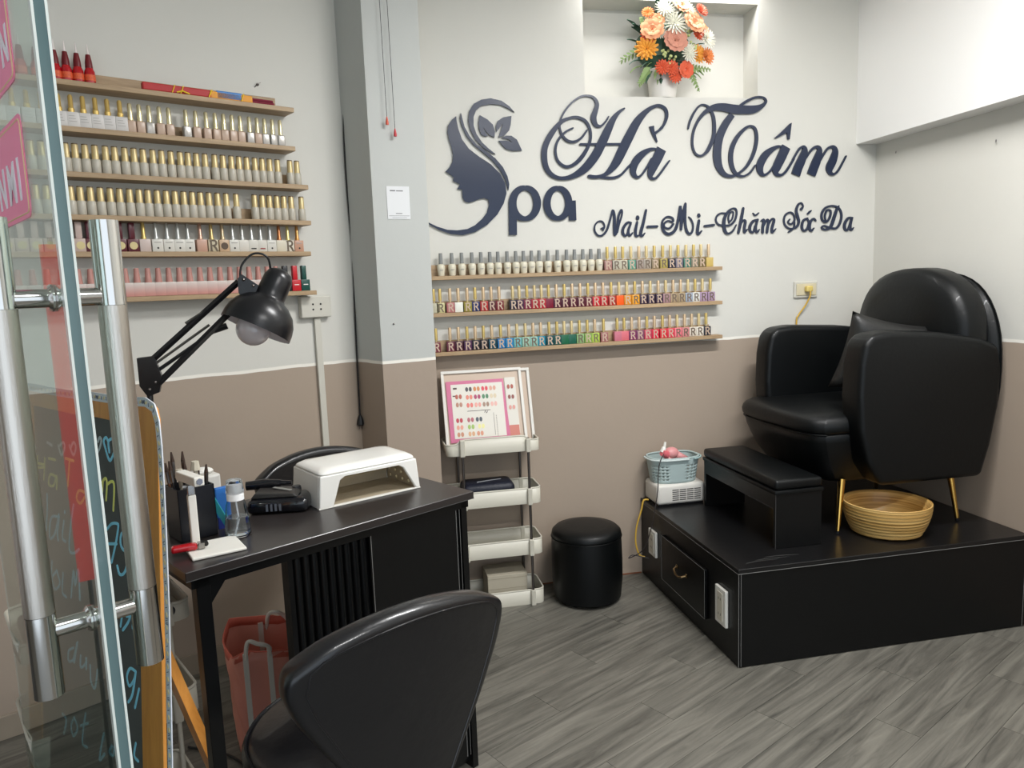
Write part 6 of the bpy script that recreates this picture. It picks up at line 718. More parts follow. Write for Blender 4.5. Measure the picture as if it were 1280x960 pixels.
# ---------------------------------------------------------------- trolleys
def rrect(x0, x1, y0, y1, r, n=5):
    P = []
    for cx, cy, a0 in ((x1 - r, y0 + r, -90), (x1 - r, y1 - r, 0), (x0 + r, y1 - r, 90), (x0 + r, y0 + r, 180)):
        for k_ in range(n): a = math.radians(a0 + 90 * k_ / (n - 1)); P.append((cx + r * math.cos(a), cy + r * math.sin(a)))
    out = []
    for i, p in enumerate(P):
        q = P[(i + 1) % len(P)]; L_ = math.hypot(q[0] - p[0], q[1] - p[1]); m_ = max(1, int(L_ / .02))
        for k_ in range(m_): out.append((p[0] + (q[0] - p[0]) * k_ / m_, p[1] + (q[1] - p[1]) * k_ / m_))
    return out
def trolley(label, loc, rot, Lx, Ly, bottoms, H=.072, holes=False, postm=steel):
    t = thing('utility_trolley', label, 'trolley', loc, rot)
    for i, z in enumerate(bottoms):
        top = i == len(bottoms) - 1; pts = rrect(0, Lx, 0, Ly, .03)
        def h(x):
            if not top: return H
            d = min(x, Lx - x); return H - .022 + .022 * min(1, max(0, (d - .045) / .03))
        bm = bmesh.new(); lo = [bm.verts.new((x * .985 + .0075 * Lx / Lx, y * .97 + .003, z)) for x, y in pts]; hi = [bm.verts.new((x, y, z + h(x))) for x, y in pts]
        bm.faces.new(lo[::-1]); n = len(pts)
        for k_ in range(n): bm.faces.new((lo[k_], lo[(k_ + 1) % n], hi[(k_ + 1) % n], hi[k_]))
        b = B(); b._add(bm); tr = obj('tray', b, creamp, t, smooth=True, mods=[('solid', .003, 1)])
        b = B(); b.tube([(x, y, z + h(x)) for x, y in pts], .0042, 8, closed=True); obj('tray_rim', b, creamp, tr, smooth=True)
        for px, py in ((.075, -.006), (Lx - .055, -.006), (.075, Ly + .006), (Lx - .055, Ly + .006)):
            b = B(); b.box((px - .011, py - .010, z - .006), (px + .011, py + .010, z + h(px) + .002), .004); obj('post_sleeve', b, creamp, tr)
        if holes and i > 0:
            b = B(); b.lathe([(0, 0), (.014, 0), (.014, .002), (0, .002)], 16, Matrix.Translation((Lx - .05, -.001, z + .03)) @ Matrix.Rotation(math.pi / 2, 4, 'X')); obj('hole', b, M('hole_black', (24, 24, 26), .6), tr)
    for px, py in ((.075, -.006), (Lx - .055, -.006), (.075, Ly + .006), (Lx - .055, Ly + .006)):
        b = B(); b.tube([(px, py, .004), (px, py, bottoms[-1] + H - .01)], .0062, 10); obj('post', b, postm, t, smooth=True)
    return t
trolley('slim cream four-tier trolley with framed nail charts beside the stool', (.335, 3.288, 0), 0, .435, .19, [.0, .247, .493, .744], .072)
# black case on the second tray, white carton on the bottom tray
t = thing('tool_case', 'dark blue black zipped case lying in the trolley tray behind the desk corner', 'case', (.41, 3.31, .4965), 0)
b = B(); b.box((0, 0, 0), (.245, .15, .098), .026, 4); obj('case_body', b, M('navy_black_nylon', (25, 28, 42), .5, bump=.2, scale=120), t, smooth=True)
b = B(); b.tube([(.07, .05, .0985), (.12, .06, .100), (.19, .08, .0985)], .003, 6); obj('zip_line', b, M('grey_zip', (110, 112, 116), .4), t)
t = thing('carton', 'plain cream cardboard box in the lowest trolley tray', 'box', (.505, 3.315, .0035), 0)
b = B(); b.box((0, 0, 0), (.19, .15, .145), .002); obj('box', b, M('cream_card', (176, 168, 150), .6), t)
b = B(); b.box((.002, -.001, .128), (.188, -.0002, .1295)); b.box((.004, -.001, .078), (.188, -.0002, .0795)); obj('seam', b, M('seam_shade', (150, 142, 124), .6), t)
# framed charts
def framed(label, x0, x1, zb, yb, yt, zt, fw=.014, backing=(196, 176, 158)):
    L_ = math.hypot(yt - yb, zt - zb); ang = math.atan2(yt - yb, zt - zb)
    t = thing('picture_frame', label, 'frame', (x0, yb, zb)); t.rotation_euler = (-ang, 0, 0); W_ = x1 - x0
    for a_, c_ in (((0, 0), (W_, fw)), ((0, L_ - fw), (W_, L_)), ((0, fw), (fw, L_ - fw)), ((W_ - fw, fw), (W_, L_ - fw))):
        b = B(); b.box((a_[0], -.008, a_[1]), (c_[0], .010, c_[1]), .0015, 1); obj('frame_bar', b, M('white_frame', (216, 213, 206), .4), t)
    b = B(); b.box((fw, .002, fw), (W_ - fw, .006, L_ - fw)); obj('backing_sheet', b, M('backing_%d' % backing[0], backing, .5), t)
    return t, W_, L_
framed('white picture frame leaning behind the nail chart frame on the trolley', .42, .775, .755, 3.39, 3.492, 1.105)
t, W_, L_ = framed('white framed nail colour chart leaning on the top trolley tray', .346, .73, .757, 3.345, 3.468, 1.112)
b = B(); b.box((.30, -.0015, .06), (.352, .0005, .33)); obj('rear_chart_card', b, M('pale_card', (214, 210, 200), .5), t)
b = B(); b.box((.302, -.0025, .05), (.35, -.0016, .10)); obj('pink_print', b, M('rose_print', (196, 120, 106), .5), t)
def swatches(parent, items, y, r=.0085):
    mats, faces = {}, {}
    b = B(); names = []
    for x, z, c in items:
        if c not in names: names.append(c)
        for dx in (-.0085, .0085): b.lathe([(0, 0), (r, 0), (r, .0006), (0, .0006)], 10, Matrix.Translation((x + dx, y, z)) @ Matrix.Rotation(math.pi / 2, 4, 'X') @ Matrix.Diagonal((.85, 1.35, 1, 1)), names.index(c))
    return obj('nail_swatches', b, [M('swatch_%d_%d_%d' % c, c, .35) for c in names], parent)
swatches(t, [(.325, .285, (160, 70, 50)), (.325, .235, (130, 60, 50)), (.325, .185, (205, 140, 130))], -.0025, .008)
sx0, sx1, sz0, sz1 = .022, .298, .035, .325
b = B()
b.prism([(sx0, sz0), (sx1 + .006, sz0 + .01), (sx1 - .004, sz1), (sx0 - .002, sz1)], 'y', -.005, -.003); ch = obj('pink_chart_card', b, M('pink_card', (198, 106, 140), .45), t)
b = B(); b.box((sx0 + .02, -.0062, sz0 + .018), (sx1 - .012, -.0052, sz1 - .016)); obj('white_print_area', b, M('chart_white', (218, 214, 204), .45), ch)
its = []
for q, c in enumerate(((60, 55, 60), (196, 120, 60), (206, 50, 70), (206, 150, 130))): its.append((.125 + q * .038, .283, c))
for q, c in enumerate(((214, 120, 100), (160, 40, 90), (60, 120, 80), (206, 190, 160))): its.append((.125 + q * .038, .245, c))
for q, c in enumerate(((214, 110, 100), (220, 150, 140), (150, 120, 100), (222, 170, 160))): its.append((.125 + q * .038, .207, c))
its += [(.075, .25, (170, 80, 60)), (.075, .212, (170, 120, 100)), (.07, .138, (180, 40, 60)), (.122, .138, (170, 90, 100)), (.162, .138, (60, 70, 80)), (.07, .105, (220, 150, 130)), (.122, .105, (150, 180, 90)), (.17, .105, (226, 220, 150)), (.07, .072, (190, 130, 100)), (.122, .072, (206, 160, 120)), (.162, .072, (206, 140, 110))]
swatches(ch, its, -.0063)
b = B(); b.box((.052, -.0068, .286), (.07, -.0063, .294)); b.box((.048, -.0068, .252), (.062, -.0063, .257)); b.box((.11, -.0068, .178), (.22, -.0063, .1805)); b.ribbon([(.19, .168, .002), (.196, .176, .002), (.2, .165, .002), (.206, .175, .002)], -.0068, -.0063); b.box((.232, -.0068, .06), (.2335, -.0063, .165))
for q in range(12): b.box((.243, -.0068, .055 + q * .0085), (.2465, -.0063, .058 + q * .0085))
obj('print_line', b, M('brown_ink', (70, 50, 50), .6), ch)
# second trolley, left behind the board
Q = Vector((-.475, 1.945, 0)); tl_ = trolley('white three-tier trolley partly hidden behind the chalkboard', Q - U2 * .37 + Vector((0, 0, .06)), LANG, .37, .27, [.07, .375, .632], .068, holes=True, postm=creamp)
b = B(); b.tube([(.02, .0, .01), (.35, .0, .01), (.40, .08, .01), (.40, .19, .01), (.35, .27, .01), (.02, .27, .01)], .010, 10); obj('base_tube', b, creamp, tl_, smooth=True)
for x in (.03, .34):
    for y in (.02, .25): b = B(); b.lathe([(0, -.009), (.02, -.009), (.02, .009), (0, .009)], 14, Matrix.Translation((x, y, -.036)) @ Matrix.Rotation(math.pi / 2, 4, 'X')); b.box((x - .006, y - .011, -.03), (x + .006, y + .011, .012)); obj('caster', b, M('black_rubber', (0, 0, 0)), tl_)
t = thing('black_pouch', 'black pouch lying in the top tray of the trolley behind the chalkboard', 'pouch', Q - U2 * .34 + N2 * .03 + Vector((0, 0, .06 + .632 + .003)), LANG)
b = B(); b.box((0, 0, 0), (.31, .2, .04), .015, 3); obj('pouch', b, M('navy_black_nylon', (0, 0, 0)), t, smooth=True)
# ---------------------------------------------------------------- round stool
t = thing('round_stool', 'black round leather pouf stool on the floor between trolley and platform', 'stool', (.985, 3.292, 0))
b = B(); b.lathe([(0, .012), (.150, .012), (.160, .02), (.168, .10), (.169, .2), (.166, .30), (.165, .312), (0, .312)], 48); obj('side_panel', b, leather, t, smooth=True)
b = B(); b.lathe([(0, .3125), (.1655, .3125), (.167, .322), (.163, .338), (.148, .352), (.10, .360), (0, .362)], 48); obj('seat_cushion', b, leather, t, smooth='all')
b = B(); b.tube([(.1675 * math.cos(2 * math.pi * i / 48), .1675 * math.sin(2 * math.pi * i / 48), .313) for i in range(48)], .002, 6, closed=True); obj('piping', b, leather, t, smooth=True)
for i in range(4): b = B(); a = math.pi / 4 + i * math.pi / 2; b.lathe([(0, 0), (.015, 0), (.017, .0115), (0, .0115)], 12, cx=.12 * math.cos(a), cy=.12 * math.sin(a)); obj('foot', b, blk, t)
# ---------------------------------------------------------------- pedicure platform
px0, px1, py0, py1, ph = 1.34, 2.648, 2.487, 3.5, .4
t = thing('pedicure_platform', 'low black platform with drawer and sockets carrying the armchair', 'platform', (px0, py0, 0))
X_, Y_ = px1 - px0, py1 - py0
b = B(); b.box((.004, .004, .004), (X_, Y_, ph - .018)); body = obj('platform_body', b, blackwood, t)
b = B(); b.box((0, 0, ph - .0175), (X_, Y_, ph), .0015, 1); obj('platform_top', b, M('black_laminate_top', (17, 17, 18), .3, bump=.03, scale=30), t)
b = B(); b.box((-.0012, -.0012, ph - .019), (X_, .0006, ph - .0175)); b.box((.012, .0022, .006), (.0135, .0036, ph - .02)); b.box((.0022, .0022, .004), (.0038, .0038, ph - .02)); b.box((X_ - .014, .0022, .004), (X_ - .0128, .0036, ph - .02)); b.box((-.0012, -.001, ph - .019), (.0, Y_, ph - .0178)); obj('edge_line', b, M('pale_edge_line', (0, 0, 0)), t)
for q in range(3): b = B(); b.ribbon([(.06 + .05 * q, .12 + .02 * q, .002), (.12 + .06 * q, .13 + .014 * q, .003), (.2 + .05 * q, .128 + .01 * q, .001)], 0, .0004); bmesh.ops.transform(b.bm, matrix=Matrix(((1, 0, 0, 0), (0, 0, 1, -.07), (0, 1, 0, ph + .0002), (0, 0, 0, 1))), verts=b.bm.verts); obj('scuff_mark', b, M('grey_scuff', (70, 70, 68), .5), t)
dy0, dy1, dz0, dz1 = 2.752 - py0, 3.209 - py0, .084, .300
b = B(); b.box((-.010, dy0, dz0), (.0035, dy1, dz1), .001, 1); drw = obj('drawer', b, blackwood, t)
b = B(); b.box((-.0112, dy0, dz0), (-.0102, dy1, dz0 + .0016)); b.box((-.0112, dy0, dz0), (-.0102, dy0 + .0022, dz1)); b.box((-.0112, dy0, dz1 - .0012), (-.0102, dy1, dz1)); b.box((-.0112, dy1 - .001, dz0), (-.0102, dy1, dz1)); obj('edge_line', b, M('pale_edge_line', (0, 0, 0)), drw)
b = B(); hy = (dy0 + dy1) / 2; b.tube([(-.012, hy - .05, .205), (-.03, hy - .045, .20), (-.034, hy - .02, .19), (-.034, hy + .015, .192), (-.03, hy + .04, .205), (-.012, hy + .048, .212)], .005, 8)
b.sphere((-.012, hy - .05, .205), .010, 10, sq=(.4, 1, 1)); b.sphere((-.012, hy + .048, .212), .010, 10, sq=(.4, 1, 1)); obj('drawer_handle', b, M('aged_brass', (140, 116, 84), .35, 1), drw, smooth=True)
for (ya, yb, za, zb) in ((3.283 - py0, 3.377 - py0, .155, .285), (2.569 - py0, 2.664 - py0, .125, .279)):
    b = B(); ym = (ya + yb) / 2; hw = .036; b.box((-.010, ym - hw * 1.25, za), (.0035, ym + hw * 1.25, zb), .004); sp_ = obj('socket_plate', b, whitep, t)
    b = B(); b.box((-.0125, ym - .022, za + .018), (-.0102, ym + .022, zb - .018), .001); obj('socket_insert', b, M('socket_cream', (208, 202, 186), .35), sp_)
    b = B()
    for zz in (za + .045, zb - .045):
        for yy in (-.008, .008): b.box((-.0132, ym + yy - .0012, zz - .005), (-.0126, ym + yy + .0012, zz + .005))
    obj('socket_hole', b, M('hole_black', (0, 0, 0)), sp_)
# padded step in front of the chair
t = thing('foot_bench', 'black footrest bench with padded leather top on the platform', 'bench', (1.585, 2.64, ph + .001))
fx, fy = .205, .64
b = B(); b.box((0, 0, .0), (fx, .018, .225)); b.box((0, .018, .165), (fx, fy - .018, .225)); b.box((0, fy - .018, 0), (fx, fy, .225)); b.box((fx - .016, .018, 0), (fx, .25, .165)); obj('bench_frame', b, blackwood, t)
b = B(); b.box((-.0008, -.0008, .0), (.0006, .0006, .225)); b.box((-.0008, .018, .1642), (.0003, fy - .018, .1652)); obj('edge_line', b, M('dark_edge_line', (74, 74, 74), .5), t)
b = B(); b.box((-.006, -.006, .2255), (fx + .006, fy + .006, .243), .004); b.box((-.004, -.004, .2435), (fx + .004, fy + .004, .285), .014, 4); obj('padded_top', b, leather, t, smooth=True)
# white warmer box, basket and dryer
t = thing('warmer_box', 'white appliance box with rows of vent slots on the far end of the platform', 'appliance', (1.358, 3.318, ph + .001))
b = B(); b.box((0, .0, .006), (.255, .17, .108), .018, 4); hb = obj('housing', b, M('white_abs', (212, 208, 200), .4), t, smooth=True)
b = B(); b.box((.01, .01, 0), (.245, .165, .0055)); obj('black_foot', b, blk, t)
b = B()
for r_ in range(6):
    for c_ in range(4): b.box((.078 + c_ * .038, -.0012, .026 + r_ * .010), (.112 + c_ * .038, .0006, .0305 + r_ * .010))
obj('vent_slot', b, M('slot_dark', (64, 60, 56), .6), t)
t = thing('plastic_basket', 'small pale teal perforated basket with white carry rim on the white box', 'basket', (1.475, 3.405, ph + .110))
tealp = M('pale_teal_plastic', (170, 186, 184), .45)
bm = bmesh.new(); NX = 56; rows = []
def bp(i, z):
    a = 2 * math.pi * i / NX; k_ = .86 + .14 * z / .12; c_, s_ = math.cos(a), math.sin(a); return (.125 * k_ * math.copysign(abs(c_) ** .7, c_), .085 * k_ * math.copysign(abs(s_) ** .7, s_), z)
NZ = 15; V = [[bm.verts.new(bp(i, .12 * j / NZ)) for i in range(NX)] for j in range(NZ + 1)]
for j in range(NZ):
    for i in range(NX):
        if j in (2, 4, 6, 8, 10) and i % 2 == 0 and i % 14 not in (0, 13, 12): continue
        q = (i + 1) % NX; bm.faces.new((V[j][i], V[j][q], V[j + 1][q], V[j + 1][i]))
bm.faces.new(V[0][::-1]); b = B(); b._add(bm); obj('basket_wall', b, tealp, t, smooth='all', mods=[('solid', .003, 1)])
b = B(); b.tube([Vector(bp(i, .122)) * 1.0 + Vector((0, 0, .001)) for i in range(NX)], .005, 8, closed=True); obj('rim', b, tealp, t, smooth=True)
b = B(); b.tube([Vector((p[0] * 1.09, p[1] * 1.12, .119)) for p in [bp(i, .12) for i in range(26, 45)]], .0048, 8); obj('handle_bar', b, M('pale_white_plastic', (196, 206, 204), .4), t, smooth=True)
b = B(); b.tube([Vector((p[0] * 1.09, p[1] * 1.12, .119)) for p in [bp(i % NX, .12) for i in range(46, 58)]], .0048, 8); obj('handle_bar', b, M('pale_teal_light', (160, 186, 186), .4), t, smooth=True)
t = thing('massage_gun', 'small pink hand-held tool with white nozzle lying in the teal basket', 'tool', (1.455, 3.395, ph + .110 + .115))
pk = M('soft_pink_plastic', (208, 142, 142), .4); pk2 = M('coral_pink_plastic', (208, 104, 112), .4)
b = B(); b.sphere((.01, 0, .022), .034, 20, sq=(1.15, .9, .9)); b.tube([(.03, 0, .015), (.09, -.01, -.012)], [.022, .012], 14); b.tube([(-.02, -.01, .0), (.03, -.01, -.05)], [.02, .018], 12); obj('body', b, pk, t, smooth='all')
b = B(); b.tube([(-.05, -.03, .034), (-.022, -.018, .020)], [.016, .020], 16); obj('front_ring', b, pk2, t, smooth=True)
b = B(); b.tube([(-.044, -.02, .036), (-.036, -.02, .058), (-.034, -.02, .062), (-.029, -.02, .085)], [.014, .011, .007, .006], 12); obj('nozzle', b, whitep, t, smooth=True)
b = B(); b.tube([(-.04, -.04, .0), (-.045, -.035, -.03)], .003, 6); obj('trigger', b, whitep, t)
o0 = Vector((1.455, 3.395, ph + .225)) + Vector((0, 0, 0)); pts = [(1.41, 3.355, .655), (1.375, 3.31, .64), (1.352, 3.285, .6), (1.345, 3.28, .5), (1.328, 3.28, .40), (1.315, 3.30, .30), (1.285, 3.33, .19), (1.23, 3.38, .135), (1.25, 3.39, .145), (1.29, 3.37, .14), (1.325, 3.36, .13)]
b = B(); b.tube([Vector(p) - Vector(pts[0]) for p in smoothed(pts)], .0024, 6); obj('power_cord', b, M('dark_cord', (52, 48, 48), .5), t, Vector(pts[0]) - o0 + Vector((0, .0, 0)), smooth=True)
pts = [(1.352, 3.42, .412), (1.326, 3.42, .41), (1.315, 3.425, .36), (1.29, 3.43, .27), (1.285, 3.43, .19), (1.30, 3.42, .13), (1.325, 3.41, .12)]
b = B(); b.tube([Vector(p) - Vector(pts[0]) for p in smoothed(pts)], .0045, 8); tag(obj('power_cable', b, M('yellow_cable', (0, 0, 0)), loc=pts[0], smooth=True), 'yellow cable looping down between the wall and the platform', 'cable')
# bamboo bowl
def bamboo():
    if 'bamboo' in MC: return MC['bamboo']
    m = M('bamboo', (206, 172, 110), .42, coat=.15); nt = m.node_tree; b_ = nt.nodes['Principled BSDF']
    tc = nt.nodes.new('ShaderNodeTexCoord'); mp = nt.nodes.new('ShaderNodeMapping'); mp.inputs['Scale'].default_value = (3, 3, 170); n1 = nt.nodes.new('ShaderNodeTexNoise'); n1.inputs['Scale'].default_value = 1.; n1.inputs['Detail'].default_value = 4
    nt.links.new(tc.outputs['Object'], mp.inputs[0]); nt.links.new(mp.outputs[0], n1.inputs['Vector']); cr = nt.nodes.new('ShaderNodeValToRGB'); cr.color_ramp.elements[0].position = .35; cr.color_ramp.elements[1].position = .6
    cr.color_ramp.elements[0].color = lin((172, 128, 62)); cr.color_ramp.elements[1].color = lin((218, 180, 112)); nt.links.new(n1.outputs[0], cr.inputs[0]); nt.links.new(cr.outputs[0], b_.inputs['Base Color']); return m
t = thing('bamboo_bowl', 'round coiled bamboo bowl on the platform under the armchair', 'bowl', (2.138, 2.700, ph + .0005))
R_ = .174; H_ = .135
b = B(); prof = [(0, .0), (.115, .0), (.14, .008)]
for i in range(9):
    z = .012 + i * .0137; r = .142 + (R_ - .142) * (1 - (1 - i / 8) ** 1.8); prof += [(r, z), (r + .0015, z + .006), (r, z + .0125)]
prof += [(R_ + .001, H_), (R_ - .006, H_ + .001)] + [(R_ - .008 - (R_ - .008 - .12) * (i / 8) ** 1.8, H_ - i * .0145) for i in range(1, 9)] + [(.1, .014), (0, .013)]
b.lathe(prof, 56); obj('bowl', b, bamboo(), t, smooth='all')
# ---------------------------------------------------------------- armchair (faces -X)
t = thing('armchair', 'large black leather armchair with gold legs on the black platform', 'armchair', (2.2, 2.98, ph + .001)); O = Vector((2.2, 2.98, ph + .001))
def ap(pts): return [(x - O.x, z - O.z) for x, z in pts]
prof = [(2.05, .625), (1.985, .72), (1.945, .86), (1.935, 1.0), (1.94, 1.13), (1.955, 1.215), (1.99, 1.252), (2.08, 1.262), (2.3, 1.248), (2.5, 1.215), (2.585, 1.18), (2.612, 1.08), (2.60, .92), (2.57, .76), (2.53, .625)]
b = B(); b.prism(ap(prof), 'y', 2.615 - O.y, 2.745 - O.y, .048, 6); obj('near_arm', b, leather, t, smooth='all')
prof2 = [(x - .06 * (1 if x < 2.1 else 0), z) for x, z in prof]
b = B(); b.prism(ap(prof2), 'y', 3.215 - O.y, 3.335 - O.y, .048, 6); obj('far_arm', b, leather, t, smooth='all')
plan = [(1.84, 2.69), (1.79, 2.74), (1.765, 2.85), (1.76, 2.98), (1.76, 3.1), (1.77, 3.23), (1.80, 3.30), (1.86, 3.335), (2.5, 3.31), (2.5, 2.70)]
def seatpart(z0, z1, k0, k1, bev, name, dz=0):
    def off_(k): return [(x - O.x + k * (1 if x < 2.3 else 0), y - O.y + (k * .6 if y < 2.98 else -k * .6)) for x, y in plan]
    tb = bmesh.new(); A = [tb.verts.new((x, y, z0 - O.z)) for x, y in off_(k0)]; Bq = [tb.verts.new((x, y, z1 - O.z)) for x, y in off_(k1)]
    tb.faces.new(A[::-1]); tb.faces.new(Bq); n = len(A)
    for i in range(n): tb.faces.new((A[i], A[(i + 1) % n], Bq[(i + 1) % n], Bq[i]))
    bmesh.ops.recalc_face_normals(tb, faces=tb.faces[:]); bmesh.ops.bevel(tb, geom=tb.edges[:], offset=bev, segments=5, affect='EDGES', clamp_overlap=True)
    b = B(); b._add(tb); return obj(name, b, leather, t, smooth='all')
pf = [p.to_2d() for p in smoothed([(x, y, 0) for x, y in plan[:8]], 5)] + [Vector(plan[8]), Vector(plan[9])]; cc = Vector((2.32, 3.01))
def loft(rings, name):
    def rg(z, k): return [((p.x + (cc.x - p.x) * k) - O.x, (p.y + (cc.y - p.y) * k) - O.y, z - O.z) for p in pf]
    b = B(); ring_mesh(b, [rg(z, k) for z, k in rings], True, True); return obj(name, b, leather, t, smooth='all')
loft([(.612, .30), (.618, .24), (.64, .19), (.69, .125), (.75, .07), (.80, .035), (.83, .02), (.839, .03)], 'seat_base')
loft([(.8395, .03), (.845, .012), (.856, .0), (.875, -.004), (.892, .006), (.906, .03), (.916, .07), (.923, .14), (.928, .3), (.929, .6)], 'seat_cushion')
b = B(); b.tube([((p.x + (cc.x - p.x) * .012) - O.x, (p.y + (cc.y - p.y) * .012) - O.y, .8395 - O.z) for p in pf[:-2]], .0032, 8); obj('seat_piping', b, leather, t, smooth=True)
def sup(hy, z0, z1, e=2.6, n=44, cy=2.975):
    cz = (z0 + z1) / 2; hz = (z1 - z0) / 2; P = []
    for i in range(n):
        a = 2 * math.pi * i / n; c_, s_ = math.cos(a), math.sin(a); P.append((cy + hy * math.copysign(abs(c_) ** (2 / e), c_) - O.y, cz + hz * math.copysign(abs(s_) ** (2 / e), s_) - O.z))
    return P
def pad(x0, x1, hy, z0, z1, name, e=2.5, cy=2.975, bul=.03):
    rings = [(x0, .0), (x0 + .004, .35), (x0 + .014, .7), (x0 + .035, .90), (x0 + .06, .985), (x0 + .08, 1), (x1 - .03, 1), (x1 - .01, .96), (x1, .85), (x1, 0)]
    tb = bmesh.new(); cz = (z0 + z1) / 2; prev = None
    for x, k_ in rings:
        P = sup(hy * max(k_, .0), cz - (z1 - z0) / 2 * max(k_, .0), cz + (z1 - z0) / 2 * max(k_, .0), e, cy=cy)
        r = [tb.verts.new((x - O.x, cy - O.y, cz - O.z))] if k_ == 0 else [tb.verts.new((x - O.x, y, z)) for y, z in P]
        if prev:
            n = max(len(prev), len(r))
            for i in range(n):
                j = (i + 1) % n
                if len(prev) == 1: tb.faces.new((prev[0], r[i], r[j]))
                elif len(r) == 1: tb.faces.new((prev[i], prev[j], r[0]))
                else: tb.faces.new((prev[i], prev[j], r[j], r[i]))
        prev = r
    bmesh.ops.recalc_face_normals(tb, faces=tb.faces[:]); b = B(); b._add(tb); return obj(name, b, leather, t, smooth='all')
pad(2.38, 2.56, .345, .93, 1.51, 'back_cushion', 2.3, cy=2.975); pad(2.52, 2.625, .335, .68, 1.485, 'back_shell', 2.4, cy=2.95)
for lx, ly, dx, dy in ((1.965, 2.76, -.035, -.03), (2.495, 2.76, .02, -.035), (1.965, 3.22, -.035, .03), (2.495, 3.22, .02, .035)):
    b = B(); b.tube([(lx - O.x, ly - O.y, .63 - O.z), (lx + dx * .97 - O.x, ly + dy * .97 - O.y, .012)], [.0155, .0085], 16); lg = obj('leg', b, gold, t, smooth=True)
    b = B(); b.tube([(lx + dx * .97 - O.x, ly + dy * .97 - O.y, .0115), (lx + dx - O.x, ly + dy - O.y, 0)], [.0088, .0085], 12); obj('leg_tip', b, blk, lg)
# cushion on the seat
t = thing('throw_pillow', 'dark grey leather pillow leaning in the corner of the armchair', 'pillow', (2.22, 2.86, 1.09))
def pil(u, v):
    x, y = u * 2 - 1, v * 2 - 1; k_ = (1 - x ** 4) * (1 - y ** 4); return x * .175 * (1 - .09 * (1 - y * y)), y * .175 * (1 - .09 * (1 - x * x)), .055 * max(0, k_) ** .55
b = B(); b.grid(lambda u, v: Vector(pil(u, v)), 18, 18); b.grid(lambda u, v: Vector((pil(u, v)[0], pil(u, v)[1], -pil(u, v)[2])), 18, 18); bmesh.ops.remove_doubles(b.bm, verts=b.bm.verts[:], dist=.0004); bmesh.ops.recalc_face_normals(b.bm, faces=b.bm.faces[:])
obj('pillow_cover', b, M('charcoal_leather', (34, 34, 33), .42, bump=.3, scale=14), t, smooth='all'); 
A_, B_, L_ = Vector((2.175, 2.86, 1.305)), Vector((2.42, 2.80, 1.245)), Vector((2.02, 2.95, 1.01))
ux = (B_ - A_).normalized(); uy = (A_ - L_); uy = (uy - ux * uy.dot(ux)).normalized(); uz = ux.cross(uy); pc_ = (B_ + L_) / 2
t.matrix_world = Matrix(((ux.x, uy.x, uz.x, pc_.x), (ux.y, uy.y, uz.y, pc_.y), (ux.z, uy.z, uz.z, pc_.z), (0, 0, 0, 1)))
